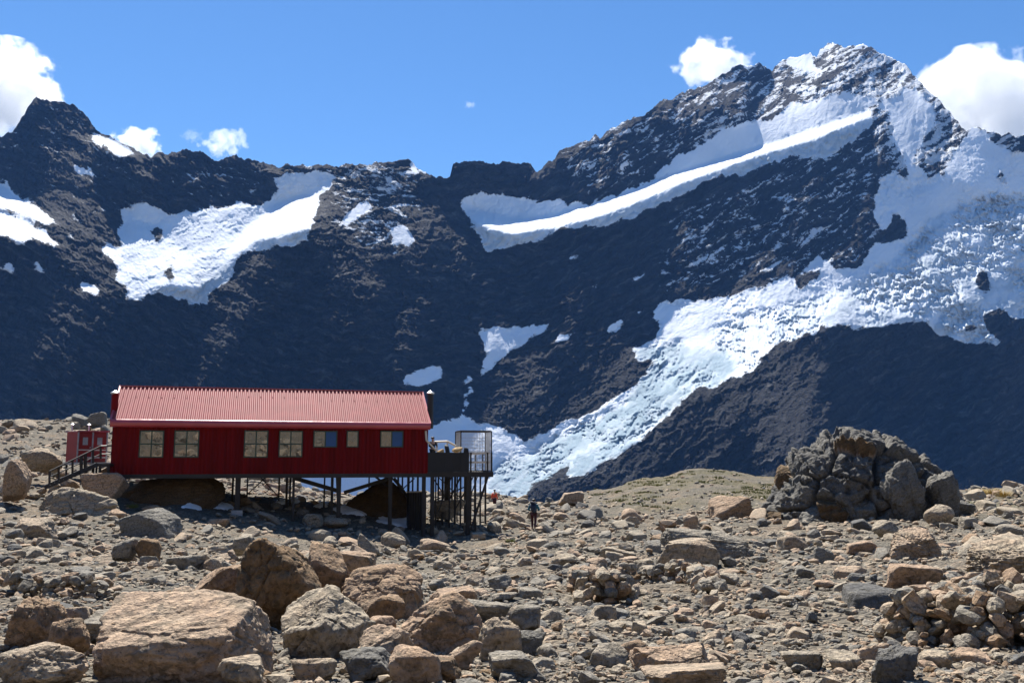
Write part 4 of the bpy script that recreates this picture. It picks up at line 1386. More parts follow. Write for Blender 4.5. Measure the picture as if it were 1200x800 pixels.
def build_hut():
    root = empty('mountain_hut', (HA[0], HA[1], HZ), HROT, 'long red corrugated steel hut with a pink lit roof standing on dark stilts', 'hut')
    eave, ridge, run = 3.30, 5.28, 2.75
    # walls
    m = MB()
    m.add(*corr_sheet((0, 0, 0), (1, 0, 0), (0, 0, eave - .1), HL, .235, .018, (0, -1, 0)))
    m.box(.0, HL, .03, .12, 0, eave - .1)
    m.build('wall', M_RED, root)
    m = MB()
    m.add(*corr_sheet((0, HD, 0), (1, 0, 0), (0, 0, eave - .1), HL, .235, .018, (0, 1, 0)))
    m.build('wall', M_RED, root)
    for x, sg in ((0.0, -1), (HL, 1)):
        m = MB()
        n = 150
        V, F = [], []
        for k in range(n + 1):
            y = HD * k / n
            h = eave - .05 + (ridge - eave - .05) * (1 - (run - y) / run if y < run else 1 - (y - run) / (HD - run))
            xx = x + sg * .018 * max(-1, min(1, 1.6 * math.cos(2 * math.pi * y / .235)))
            V += [(xx, y, 0), (xx, y, h)]
        for k in range(n):
            F.append((2 * k, 2 * k + 2, 2 * k + 3, 2 * k + 1))
        m.add(V, F)
        m.build('gable_wall', M_RED, root)
    MB().add([(0, 0, 0), (HL, 0, 0), (HL, HD, 0), (0, HD, 0)], [(0, 3, 2, 1)]).box(-.06, HL + .06, -.05, .14, -.24, .0).box(-.06, HL + .06, HD - .14, HD + .05, -.24, 0).build('floor_beam', M_DARK, root)
    # roof
    ov = .28
    sl = (ridge - eave) / run
    for sg in (1, -1):
        rl = run if sg == 1 else HD - run
        s2 = (ridge - eave) / rl
        p0 = (-.08, run - sg * (rl + ov), eave - ov * s2)
        dv = (0, sg * (rl + ov), (rl + ov) * s2)
        nrm = np.array([0, -sg * s2, 1.0])
        nrm /= np.linalg.norm(nrm)
        m = MB()
        m.add(*corr_sheet(p0, (1, 0, 0), dv, HL + .16, .235, .03, nrm, 10, 2))
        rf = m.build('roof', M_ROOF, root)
        if sg == 1:
            scr = MB()
            for q in range(26):
                c = np.array(p0) + np.array(dv) * .72 + nrm * .035 + np.array([.3 + q * .72, 0, 0])
                scr.box(c[0] - .03, c[0] + .03, c[1] - .02, c[1] + .02, c[2] - .01, c[2] + .02)
            scr.build('fixing', M_TRIM, rf)
    # rounded eave flashing along the front, a little dented
    r = np.random.default_rng(5)
    m = MB()
    n, ns = 150, 9
    V, F = [], []
    for k in range(n + 1):
        x = -.10 + (HL + .20) * k / n
        dent = .014 * float(pn(x * 1.7, 3.3)) + .008 * float(pn(x * 6, 1.3))
        for q in range(ns):
            a = math.pi * (.10 + .92 * q / (ns - 1))
            V.append((x, -ov + .06 - .20 * math.sin(a) + dent, eave - ov * sl - .17 + .23 * math.cos(a)))
    for k in range(n):
        for q in range(ns - 1):
            F.append((k * ns + q, k * ns + q + 1, (k + 1) * ns + q + 1, (k + 1) * ns + q))
    m.add(V, F)
    m.build('eave_flashing', M_TRIM, root, True)
    MB().box(-.02, HL + .02, -ov + .02, .0, eave - .47, eave - .44).build('soffit', M_RED, root)
    MB().bar((-.1, run, ridge - .0), (HL + .1, run, ridge - .0), .16, .07).build('ridge_cap', M_TRIM, root)
    for x in (-.10, HL + .10):
        m = MB()
        m.bar((x, -ov, eave - ov * sl - .02), (x, run, ridge - .01), .10, .10)
        m.bar((x, run, ridge - .01), (x, HD + ov, eave - ov * (ridge - eave) / (HD - run) + .03), .12, .12)
        m.build('barge_board', M_TRIM, root)
    # windows
    wins = [(162, 191, 504, 536, 2, 2, 0), (203, 232.5, 504, 536, 2, 2, 0), (285, 313.5, 504, 536, 2, 2, 0), (326, 354, 504.5, 535.5, 2, 2, 0),
            (366.5, 394.5, 504.5, 524, 2, 1, 1), (405.5, 419.5, 504.5, 524, 1, 1, 0), (445, 472, 504.5, 524, 2, 1, 1)]
    for (u0, u1, v0, v1, nx, nz, blue_pane) in wins:
        x0, x1 = hx(u0), hx(u1)
        z0, z1 = hzv(v1, x0), hzv(v0, x0)
        fw = .065
        f = MB()
        for (a, b_) in ((x0, x0 + fw), (x1 - fw, x1)):
            f.box(a, b_, -.075, -.015, z0, z1)
        for (a, b_) in ((z0, z0 + fw), (z1 - fw, z1)):
            f.box(x0 + fw, x1 - fw, -.075, -.015, a, b_)
        if nx == 2:
            xm = (x0 + x1) / 2
            f.box(xm - .035, xm + .035, -.07, -.02, z0 + fw, z1 - fw)
        if nz == 2:
            zm = (z0 + z1) / 2
            f.box(x0 + fw, x1 - fw, -.067, -.022, zm - .035, zm + .035)
        w = f.build('window', M_GREEN, root)
        for i in range(nx):
            a = x0 + fw + i * ((x1 - x0) / 2 - fw + .035) if nx == 2 else x0 + fw
            b_ = a + ((x1 - x0) / 2 - fw - .035 if nx == 2 else x1 - x0 - 2 * fw)
            bl = blue_pane and i == 1  # right-hand pane of each small double window is plain solid blue
            for j in range(nz):
                c_ = z0 + fw + j * ((z1 - z0) / 2 - fw + .035) if nz == 2 else z0 + fw
                d_ = c_ + ((z1 - z0) / 2 - fw - .035 if nz == 2 else z1 - z0 - 2 * fw)
                p = MB().box(a + .002, b_ - .002, -.050, -.036, c_ + .002, d_ - .002).build('blue_pane' if bl else 'pane', M_BLUE if bl else M_GLASS, w)
                p.rotation_euler = (0, 0, 0)
    # flues with pale caps
    for (u, vt, vb, yl) in ((130.5, 457.5, 500, .7), (134.5, 458.5, 500, 3.4), (503.5, 458, 502, .9)):
        x = hx(u, yl)
        zt, zb = hzv(vt, x, yl), hzv(vb, x, yl)
        fl = MB().lathe([(.20, 0), (.20, zt - zb - .18)], (x, yl, zb), 12).build('flue', M_RED if u < 200 else M_DARK, root, False)
        MB().lathe([(.14, 0), (.17, .02), (.26, .10), (.26, .13), (.02, .28)], (x, yl, zt - .25), 14).build('flue_cap', M_GALV, fl)
        MB().bar((x, yl, zb + .5), (0 if u < 200 else HL, yl, zb + .5), .05).build('bracket', M_DARK, fl)
    # stilts
    def post(u, yl, w):
        x = hx(u, yl)
        zb = hground(x, yl) - .25
        MB().box(x - w / 2, x + w / 2, yl - w / 2, yl + w / 2, zb, -.24 if 0 < yl < HD else -.2).build('stilt', M_DARK, root)
    for (u, yl, w) in [(280, .4, .30), (345, .5, .15), (398, .4, .24), (390, 1.2, .16), (458, .4, .22), (497, .3, .22), (234, 4.6, .11), (274, 5.2, .13), (291, 5.2, .09), (328, 5.2, .11), (337, 4.4, .14), (341, 5.2, .12),
                       (381, 5.2, .10), (433, 5.2, .09), (467, 4.8, .12), (472, 5.2, .10), (479, 3.0, .15), (484, 5.2, .10), (490, 4.2, .12)]:
        post(u, yl, w)
    MB().box(hx(280, .4) - .32, hx(280, .4) + .32, .2, .62, hground(hx(280, .4), .4) - .3, hground(hx(280, .4), .4) + .25).build('footing', M_GREY, root)
    for (u0, v0, u1, v1, yl, w) in [(242, 559, 224, 571, 4.6, .14), (312, 559, 287, 583, 5.1, .07), (306, 559, 327, 581, 5.1, .07), (346, 560, 397, 575, 2.5, .26), (458, 560, 404, 577, 2.5, .22), (396, 558, 398, 590, .45, .2),
                                    (440, 558, 462, 575, 4.4, .14), (462, 560, 492, 600, 3.2, .18), (482, 586, 460, 560, 4.0, .10), (486, 560, 470, 575, 5.0, .07)]:
        a, b_ = hx(u0, yl), hx(u1, yl)
        MB().bar((a, yl, hzv(v0, a, yl)), (b_, yl, hzv(v1, b_, yl)), w).build('brace', M_DARK, root)


build_hut()


def build_deck():
    x0, x1 = HL + .03, hx(577)
    W = x1 - x0
    y0, y1 = .05, 5.6
    X0, Y0 = hworld(x0, 0)
    root = empty('viewing_deck', (X0, Y0, HZ), HROT, 'dark steel deck on stilts joined to the right end of the red hut', 'deck')
    hw = lambda u, yl: hx(u, yl) - x0
    hh = lambda v, x, y: hzv(v, x + x0, y)
    fz_ = .08
    m = MB()
    for k in range(27):
        m.box(.0, W, y0 + k * .206, y0 + k * .206 + .195, fz_ - .05, fz_)
    m.build('decking', M_GREY, root)
    MB().box(-.02, W + .02, y0 - .08, y0 - .005, -.24, fz_ + .02).box(-.02, W + .02, y1, y1 + .08, -.24, fz_).box(W + .003, W + .08, y0, y1, -.24, fz_ + .01).build('floor_beam', M_DARK, root)
    pw = hw(550, 0)
    m = MB()
    for k in range(5):
        a = k * pw / 5
        m.box(a, a + pw / 5 - .006, y0 + .01 + .012 * (k % 2), y0 + .06, fz_ + .02, fz_ + 1.22)
    m.build('windbreak_panel', M_BLACK, root)
    # posts and pale rails on the open part
    for u in (552, 571.5, 576.3):
        x = hw(u, y0)
        MB().box(x - .045, x + .045, y0, y0 + .09, -.2, hh(530, x, 0)).build('rail_post', M_DARK, root)
    for yl in (2.4, 4.4):
        MB().box(W - .09, W, yl, yl + .09, -.2, hh(530, W, 0)).build('rail_post', M_DARK, root)
    for v in (530.5, 541.5):
        z = hh(v, W, 0)
        MB().box(hw(550, 0), W - .14, y0 + .1, y0 + .16, z - .06, z + .06).build('handrail', M_WHITE, root)
        MB().box(W - .16, W - .1, y0 + .17, y1, z - .06, z + .06).build('handrail', M_WHITE, root)
        MB().box(.1, W - .2, y1 - .1, y1 - .04, z - .06, z + .06).build('handrail', M_WHITE, root)
    # slanted rails of the steps up to the door
    yl = .35
    pts = [(497, 505), (498, 516), (511, 527.5)]
    MB().path([(hw(u, yl), yl if u > 502 else -.1, hh(v, hw(u, yl), yl)) for u, v in pts], .13, 6).build('handrail', M_WHITE, root)
    yl = 2.6
    pts = [(509, 517.5), (524, 517), (541, 526)]
    MB().path([(hw(u, yl), yl, hh(v, hw(u, yl), yl)) for u, v in pts], .14, 6).build('handrail', M_WHITE, root)
    for u in (512, 524):
        x = hw(u, yl)
        MB().box(x - .04, x + .04, yl - .04, yl + .04, fz_, hh(517.5, x, yl)).build('rail_post', M_WHITE, root)
    MB().box(.05, 1.15, .9, 2.1, fz_, fz_ + .46).box(1.15, 1.5, .9, 2.1, fz_, fz_ + .23).build('step', M_GREY, root)
    # stilts below the deck
    for (u, yl, w) in [(507, .15, .22), (519, 3.2, .12), (523.5, 4.4, .28), (530, 4.4, .10), (533.5, 3.0, .13), (545, 4.4, .12), (548.5, .15, .24), (557, .4, .13), (514, 4.4, .10), (536, 4.4, .08), (511, 2.2, .08), (527, 2.2, .09), (540, 2.2, .10), (552, 3.2, .09), (563, 3.6, .10), (569, 4.9, .12)]:
        x = hw(u, yl)
        zb = hground(x + x0, yl) - .3
        MB().box(x - w / 2, x + w / 2, yl - w / 2, yl + w / 2, zb, -.2).build('stilt', M_DARK, root)
    for (u0, v0, u1, v1, yl, w) in [(573, 554, 552, 621, .2, .12), (541, 556, 525, 590, 4.2, .09), (508, 560, 524, 585, 4.2, .07), (545, 570, 510, 586, 4.3, .07), (556, 556, 534, 596, 3.1, .07), (512, 557, 545, 588, 2.3, .06), (530, 556, 514, 600, .6, .07), (560, 557, 545, 600, 2.3, .06)]:
        a, b_ = hw(u0, yl), hw(u1, yl)
        MB().bar((a, yl, hh(v0, a, yl)), (b_, yl, hh(v1, b_, yl)), w).build('brace', M_DARK, root)
    # wire cage standing at the back of the deck
    yc0, yc1 = 1.2, 2.9
    cx0, cx1 = hw(540, yc0), hw(576, yc0)
    ct = hh(504.5, cx0, yc0)
    Xc, Yc = hworld(x0 + cx0, yc0)
    cg = empty('wire_cage', (Xc, Yc, HZ + fz_), HROT, 'tall open wire mesh cage standing on the deck', 'cage')
    w, d_, h = cx1 - cx0, yc1 - yc0, ct - fz_
    m = MB()
    for x in (0, w):
        for y in (0, d_):
            m.box(x - .03, x + .03, y - .03, y + .03, 0, h)
    for z in (.05, h - .03):
        for y in (0, d_):
            m.box(.03, w - .03, y - .025, y + .025, z - .03, z + .03)
        for x in (0, w):
            m.box(x - .025, x + .025, .03, d_ - .03, z - .03, z + .03)
    m.build('frame', M_DARK, cg)
    m = MB()
    for y in (0, d_):
        for k in range(1, int(w / .11)):
            m.bar((k * .11, y, .08), (k * .11, y, h - .06), .017)
        for k in range(1, int(h / .22)):
            m.bar((.03, y + .02, k * .22), (w - .03, y + .02, k * .22), .014)
    for x in (0, w):
        for k in range(1, int(d_ / .11)):
            m.bar((x, k * .11, .08), (x, k * .11, h - .06), .017)
    m.build('wire_mesh', M_GALV, cg)
    MB().box(.03, w - .03, .03, d_ - .03, h + .003, h + .035).build('top_panel', M_GREY, cg)
    # things on the windbreak
    for (u0, u1, vt, lab) in ((512.5, 520.5, 525.6, 'smaller ochre canvas bundle behind the black windbreak panels, next to the hut'), (530, 542, 523.6, 'larger ochre canvas bundle behind the black windbreak panels, next to the cage')):
        yl = .45
        a, b_ = hw(u0, yl), hw(u1, yl)
        X_, Y_ = hworld(x0 + (a + b_) / 2, yl)
        V, F = stone_shape(np.random.default_rng(int(u0)), 3, 'round', .05, None, 4)
        top = hh(vt, a, yl)
        hgt = .35
        V = V * np.array([b_ - a, .55, hgt])
        o = link('canvas_bundle', np_mesh('canvas_bundle', V, F, M_WOOD, True))
        o.location = (X_, Y_, HZ + top - hgt / 2)
        o.rotation_euler = (0, 0, HROT)
        tag(o, lab, 'bundle')
    for (u0, u1, vt, lab) in ((521, 527, 520.5, 'dark backpack standing between the two ochre bundles on the deck'), (543, 549, 524.0, 'low dark bag at the cage end of the windbreak panels')):
        yl = .5
        a, b_ = hw(u0, yl), hw(u1, yl)
        X_, Y_ = hworld(x0 + (a + b_) / 2, yl)
        top = hh(vt, a, yl)
        hgt = top - 1.06 - .0
        V, F = stone_shape(np.random.default_rng(int(u0)), 3, 'block', .03, None, 6)
        o = link('backpack', np_mesh('backpack', V * np.array([b_ - a, .3, hgt]), F, M_BLACK, True))
        o.location = (X_, Y_, HZ + 1.06 + hgt / 2)
        o.rotation_euler = (0, 0, HROT)
        tag(o, lab, 'backpack')
    # bench that carries the bundles
    X_, Y_ = hworld(x0 + hw(512, .45), .45)
    be = empty('bench', (X_, Y_, HZ + fz_), HROT, 'pale timber bench carrying the ochre bundles behind the black windbreak panels', 'bench')
    L_ = hw(549, .45) - hw(512, .45)
    MB().box(-.05, L_ + .05, -.22, .25, 1.0, 1.06).build('seat', M_WHITE, be)
    for x in (.1, L_ - .1):
        MB().box(x - .05, x + .05, -.15, .2, 0, 1.0).build('leg', M_WHITE, be)
    # dark ribbed tank in the shade below
    yl = 2.2
    a, b_ = hx(480, yl), hx(500, yl)
    X_, Y_ = hworld(a, yl)
    zt = hzv(577, a, yl) + HZ
    zb = float(gz(X_, Y_)) - .2
    tk = empty('water_tank', (X_, Y_, zb), HROT, 'dark upright ribbed tank in the shade between the stilts', 'tank')
    MB().add(*corr_sheet((0, 0, 0), (1, 0, 0), (0, 0, zt - zb), b_ - a, .16, .03, (0, -1, 0))).box(0, b_ - a, .04, .9, 0, zt - zb).build('body', M_DARK, tk)
    MB().box(-.04, b_ - a + .04, -.06, .94, zt - zb + .003, zt - zb + .07).build('lid', M_GREY, tk)
    return x0, fz_


DX0, DFZ = build_deck()


def build_toilets():
    Y = 61.0
    base = at(89, 541.5, Y)
    rot = R(50)
    root = empty('toilet_block', (base[0], base[1], base[2]), rot, 'small red outbuilding with two doors on the slope left of the hut', 'outbuilding')
    w, d, h = 2.05, 1.5, 2.02
    base_z = 0.0
    MB().box(0, w, 0, d, base_z, h).add(*corr_sheet((-.003, d, 0), (0, -1, 0), (0, 0, h), d, .16, .015, (-1, 0, 0))).build('wall', M_TOILET, root)
    MB().add([(-.08, -.1, h + .003), (w + .08, -.1, h + .003), (w + .08, d + .1, h + .003), (-.08, d + .1, h + .003), (-.08, -.1, h + .05), (w + .08, -.1, h + .12), (w + .08, d + .1, h + .12), (-.08, d + .1, h + .05)],
             [(3, 2, 1, 0), (4, 5, 6, 7), (0, 1, 5, 4), (1, 2, 6, 5), (2, 3, 7, 6), (3, 0, 4, 7)]).build('roof', M_TRIM, root)
    for k in range(2):
        x = .10 + k * .98
        dr = MB().box(x, x + .86, -.05, -.003, .05, 1.92).build('door', M_TOILET, root)
        MB().box(x + .24, x + .58, -.075, -.052, 1.15, 1.66).build('pane', M_GREY, dr)
        MB().box(x, x + .86, -.07, -.052, .78, .86).box(x, x + .86, -.07, -.052, .28, .36).build('batten', M_WHITE, dr)
        MB().box(x + .72, x + .80, -.11, -.052, .95, 1.02).build('handle', M_GALV, dr)
    MB().box(.0, .085, -.06, -.003, 0, h).box(.97, 1.07, -.06, -.003, 0, h).box(w - .09, w, -.06, -.003, 0, h).build('trim', M_GREY, root)
    for x, y in ((.15, 1.2), (1.15, .9)):
        v_ = MB().lathe([(.05, 0), (.05, .38)], (x, y, h + .1), 10).build('vent_pipe', M_GALV, root)
        MB().lathe([(.05, 0), (.16, .04), (.02, .12)], (x, y, h + .48), 10).build('vent_cap', M_GALV, v_)
    m = MB().box(-.15, w + 1.6, -1.3, d, -.14, -.004)
    m.build('platform', M_GREY, root)
    for x in (0, w, w + 1.4):
        for y in (-1.2, d - .1):
            MB().box(x, x + .1, y, y + .1, -1.4, -.14).build('stilt', M_DARK, root)


build_toilets()


def build_stairs():
    A_ = at(58, 565, 50.5)
    root = empty('staircase', (A_[0], A_[1], A_[2]), 0, 'dark steel stairs with railings climbing to the left end of the hut', 'stairs')
    O = np.array(A_)

    def q(u, v, Y):
        return tuple(np.array(at(u, v, Y)) - O)
    near, far = 0.0, 1.1
    for dy in (near, far):
        top = lambda u, v, Y: q(u, v, Y + dy)
        k = 1 if dy == near else .55
        MB().path([top(58, 552, 50.5), top(118, 522.5, 52.3), top(131, 522, 52.6)], .09, 6).build('handrail', M_DARK, root)
        MB().path([top(58, 558.5, 50.5), top(118, 532, 52.3), top(131, 531.5, 52.6)], .07, 6).build('mid_rail', M_DARK, root)
        MB().bar(top(52, 571, 50.3), top(114, 544, 52.2), .10, .24).build('stringer', M_DARK, root)
        for t in (0, .18, .45, .62, .70, .85, 1.0):
            u, v, Y = 58 + 60 * t, 552 - 29.5 * t, 50.5 + 1.8 * t
            MB().bar(top(u, v, Y), top(u, v + 15 + 4 * (1 - t), Y), .09 if t not in (.62, .70) else .13).build('post', M_DARK, root)
    for t in np.linspace(0.04, .98, 12):
        u, v, Y = 53 + 61 * t, 569 - 27 * t, 50.3 + 1.9 * t
        a, b_ = q(u, v, Y), q(u, v, Y)
        MB().box(a[0] - .14, a[0] + .14, a[1] + .06, a[1] + far - .06, a[2] - .02, a[2] + .02).build('tread', M_GREY, root)
    a, b_ = q(112, 543, 52.2), q(131, 543, 52.4)
    MB().box(a[0], b_[0], a[1], a[1] + 1.5, a[2] - .16, a[2]).build('landing', M_DARK, root)
    for u in (100, 108, 116, 126):
        p = q(u, 545, 52.0)
        MB().box(p[0] - .06, p[0] + .06, p[1] + .1, p[1] + .2, p[2] - 1.4, p[2]).build('stilt', M_DARK, root)


build_stairs()


# ------------------------------------------------------------------ old snow under the hut, each patch by itself
def snow_patch(u0, v0, u1, v1, lab, seed):
    Y0, Y1 = gy((u0 + u1) / 2, v1), gy((u0 + u1) / 2, v0)
    yc, dy = (Y0 + Y1) / 2, max((Y1 - Y0) / 2, .35)
    xc = (at(u0, 540, yc)[0] + at(u1, 540, yc)[0]) / 2
    dx = (at(u1, 540, yc)[0] - at(u0, 540, yc)[0]) / 2
    nr, na = 9, 44
    V = [(xc, yc, float(gz(xc, yc)) + .16)]
    F = []
    for i in range(1, nr + 1):
        t = i / nr
        for k in range(na):
            a = 2 * math.pi * k / na
            w = 1 + .30 * float(pn(math.cos(a) * 1.6 + seed, math.sin(a) * 1.6)) + .16 * float(pn(math.cos(a) * 5 + seed, math.sin(a) * 5))
            x, y = xc + dx * t * w * math.cos(a), yc + dy * t * w * math.sin(a)
            V.append((x, y, float(gz(x, y)) + .17 * (1 - t ** 4) + .02 * float(pn(x * 4, y * 4)) - (.1 if i == nr else 0)))
    for k in range(na):
        F.append((0, 1 + k, 1 + (k + 1) % na))
    me = bpy.data.meshes.new('snow_patch')
    for i in range(nr - 1):
        for k in range(na):
            a, b_ = 1 + i * na + k, 1 + i * na + (k + 1) % na
            F.append((a, a + na, b_ + na, b_))
    me.from_pydata(V, [], F)
    me.polygons.foreach_set('use_smooth', np.full(len(F), True))
    me.materials.append(M_PATCH)
    tag(link('snow_patch', me), lab, 'snow patch')


for k, (a, b_, c, d_, lab) in enumerate(PATCHES):
    snow_patch(a, b_, c, d_, lab, k * 3.7)


# ------------------------------------------------------------------ people
def skin_obj(name, verts, edges, radii, mat, parent=None, root_i=0, sub=2):
    me = bpy.data.meshes.new(name)
    me.from_pydata(verts, edges, [])
    me.materials.append(mat)
    o = link(name, me, parent)
    sk = o.modifiers.new('skin', 'SKIN')
    if not me.skin_vertices:
        me.attributes.new('skin', 'FLOAT', 'POINT')
    for i, r_ in enumerate(radii):
        sv = me.skin_vertices[0].data[i]
        sv.radius = (r_, r_) if not isinstance(r_, tuple) else r_
        sv.use_root = i == root_i
    sk.use_smooth_shade = True
    ss = o.modifiers.new('subdivision', 'SUBSURF')
    ss.levels = ss.render_levels = sub
    return o


M_SKIN = mat_plain('skin', (0.45, 0.28, 0.20), .6)
M_HAIR = mat_plain('dark_hair', (0.03, 0.02, 0.015), .6)


def person(x, y, z, rz, label, top, legs, stride=.0, arm='down', bare_legs=False, scale=1.0):
    """figure facing local -Y; origin between the feet"""
    J = dict(pel=(0, 0, .95), sp=(0, -.01, 1.12), ch=(0, 0, 1.32), nk=(0, .0, 1.47), hd=(0, -.03, 1.58), tp=(0, -.02, 1.70))
    s_ = stride
    for sg, n in ((-1, 'l'), (1, 'r')):
        f = s_ * sg
        J['hip' + n] = (.10 * sg, 0, .90)
        J['kn' + n] = (.11 * sg, -.05 - f * .55, .50 + abs(f) * .05)
        J['an' + n] = (.11 * sg, .03 - f * .8 + (.12 if f < 0 else 0), .09 + (.06 if f < 0 else 0))
        J['to' + n] = (.12 * sg, -.15 - f * .8 + (.08 if f < 0 else 0), .035)
        J['sh' + n] = (.19 * sg, .0, 1.40)
        if arm == 'down':
            J['el' + n] = (.27 * sg, .06 + f * .3, 1.14)
            J['wr' + n] = (.26 * sg, -.06 + f * .5, .92)
            J['ha' + n] = (.26 * sg, -.10 + f * .5, .83)
        elif arm == 'strap':
            J['el' + n] = (.32 * sg, .02 + f * .2, 1.13)
            J['wr' + n] = (.22 * sg, -.22 + f * .2, 1.10)
            J['ha' + n] = (.16 * sg, -.27 + f * .2, 1.16)
        else:
            J['el' + n] = (.26 * sg, -.08, 1.16)
            J['wr' + n] = (.14 * sg, -.30, 1.10)
            J['ha' + n] = (.08 * sg, -.34, 1.09)
    rad = dict(pel=(.15, .11), sp=(.13, .10), ch=(.17, .11), nk=.055, hd=.095, tp=.07)
    for n in 'lr':
        rad.update({'hip' + n: .095, 'kn' + n: .062, 'an' + n: .042, 'to' + n: .036, 'sh' + n: .062, 'el' + n: .043, 'wr' + n: .03, 'ha' + n: .036})
    E = [('pel', 'sp'), ('sp', 'ch'), ('ch', 'nk'), ('nk', 'hd'), ('hd', 'tp')]
    for n in 'lr':
        E += [('pel', 'hip' + n), ('hip' + n, 'kn' + n), ('kn' + n, 'an' + n), ('an' + n, 'to' + n), ('ch', 'sh' + n), ('sh' + n, 'el' + n), ('el' + n, 'wr' + n), ('wr' + n, 'ha' + n)]

    def grow_part(name, keys, grow_, mat, parent):
        idx = {k: i for i, k in enumerate(keys)}
        ed = [(idx[a], idx[b_]) for a, b_ in E if a in idx and b_ in idx]
        rr = [tuple(q + grow_ for q in rad[k]) if isinstance(rad[k], tuple) else rad[k] + grow_ for k in keys]
        return skin_obj(name, [J[k] for k in keys], ed, rr, mat, parent, 0)
    body = grow_part('person', list(J), 0.0, M_SKIN, None)
    body.location = (x, y, z)
    body.rotation_euler = (0, 0, rz)
    body.scale = (scale,) * 3
    tag(body, label, 'person')
    grow_part('jacket', ['pel', 'sp', 'ch', 'shl', 'ell', 'wrl', 'shr', 'elr', 'wrr'], .022, top, body)
    lk = ['pel', 'hipl', 'knl', 'hipr', 'knr'] if bare_legs else ['pel', 'hipl', 'knl', 'anl', 'hipr', 'knr', 'anr']
    grow_part('trousers', lk, .018, legs, body)
    for n in 'lr':
        grow_part('boot', ['an' + n, 'to' + n], .018, M_DARK, body)
    V, F = stone_shape(np.random.default_rng(3), 3, 'round', .02)
    V = V * np.array([.23, .25, .17]) + np.array([0, .015, 1.69])
    link('hair', np_mesh('hair', V, F, M_HAIR, True), body)
    return body


def build_people():
    teal = mat_plain('teal_jacket', (0.02, 0.12, 0.17), .7)
    navy = mat_plain('navy_pack', (0.012, 0.020, 0.045), .7)
    maroon = mat_plain('maroon_trousers', (0.055, 0.010, 0.014), .8)
    orange = mat_plain('orange_red_jacket', (0.75, 0.085, 0.03), .6)
    black = mat_plain('black_clothes', (0.014, 0.014, 0.016), .8)
    Y = 56.5
    p = at(625.5, 620, Y)
    zf = float(gz(p[0], Y))
    h = person(p[0], Y, max(zf, p[2]) , R(168), 'hiker in a teal jacket and dark maroon trousers walking away with a navy backpack', teal, maroon, .16, 'strap', scale=1.04)
    # backpack
    bp_ = empty('backpack', h.location, h.rotation_euler[2], 'navy backpack worn by the hiker in the teal jacket', 'backpack')
    bp_.scale = h.scale
    V, F = stone_shape(np.random.default_rng(8), 3, 'block', .0)
    link('pack', np_mesh('pack', V * np.array([.36, .26, .58]) + np.array([0, .27, 1.24]), F, navy, True), bp_)
    V, F = stone_shape(np.random.default_rng(9), 3, 'round', .0)
    link('lid', np_mesh('lid', V * np.array([.34, .28, .16]) + np.array([0, .25, 1.56]), F, navy, True), bp_)
    for sg in (-1, 1):
        MB().path([(.13 * sg, .14, 1.50), (.14 * sg, .0, 1.50), (.14 * sg, -.14, 1.40), (.16 * sg, -.13, 1.15), (.17 * sg, .12, 1.02)], .045, 6).build('strap', navy, bp_)
    Y = 84.0
    p = at(579.5, 596, Y)
    zf = float(gz(p[0], Y))
    person(p[0], Y, zf - .02, R(150), 'person in an orange red jacket standing on the stones beyond the deck', orange, maroon, .06, 'down', scale=1.0)
    x, y = hworld(DX0 + .55, 1.4)
    person(x, y, HZ + DFZ + .46, HROT + R(10), 'dark clothed person standing on the deck beside the hut wall', black, black, 0, 'front')


build_people()


# ------------------------------------------------------------------ plants
def tuft(u, v, h, spread, n, lab, col, seed, Y=None):
    r = random.Random(seed)
    Y = Y or gy(u, v)
    x0 = at(u, v, Y)[0]
    z0 = float(gz(x0, Y))
    V, F = [], []
    for k in range(n):
        a = r.uniform(0, 6.283)
        d = spread * math.sqrt(r.random()) * .5
        bx, by = d * math.cos(a), d * math.sin(a)
        L = h * r.uniform(.6, 1.1)
        lean = r.uniform(.2, 1.0) * L * .8
        w = .018 + .012 * r.random()
        ax, ay = math.cos(a), math.sin(a)
        o = len(V)
        for t in (0, .5, 1):
            px, py, pz = bx + ax * lean * t * t, by + ay * lean * t * t, L * (t - .25 * t * t)
            ww = w * (1 - t * .85)
            V += [(px - ay * ww, py + ax * ww, pz), (px + ay * ww, py - ax * ww, pz)]
        F += [(o, o + 1, o + 3, o + 2), (o + 2, o + 3, o + 5, o + 4)]
    m = MB().add(V, F)
    o = m.build('grass_tuft', col, None)
    o.location = (x0, Y, z0)
    tag(o, lab, 'grass', None)


M_TUSSOCK = mat_plain('dry_tussock', (0.36, 0.25, 0.07), .8, 0, .3, 3)
M_HERB = mat_plain('green_herb', (0.14, 0.15, 0.03), .8, 0, .3, 3)
for k, (u, v, h, sp, n, lab, col) in enumerate([
        (1148, 581, .9, 1.5, 260, 'leftmost yellow tussock at the right foot of the outcrop', M_TUSSOCK), (1163, 579, 1.0, 1.7, 300, 'middle and fullest yellow tussock right of the outcrop', M_TUSSOCK),
        (1176, 583, .7, 1.3, 200, 'rightmost yellow tussock beside the picture edge', M_TUSSOCK), (1132, 590, .5, 1.2, 160, 'short green plant between outcrop and yellow tussocks', M_HERB),
        (155, 589, .28, .7, 120, 'small green plant at the edge of the hut shadow on the left', M_HERB), (100, 492, .5, 2.0, 160, 'green plant between two grey boulders on the left skyline', M_HERB),
        (601, 636, .25, .8, 120, 'small green plant below the hiker', M_HERB), (640, 592, .4, 1.5, 140, 'yellow green plant behind the hiker', M_HERB)]):
    tuft(u, v, h, sp, n, lab, col, k)


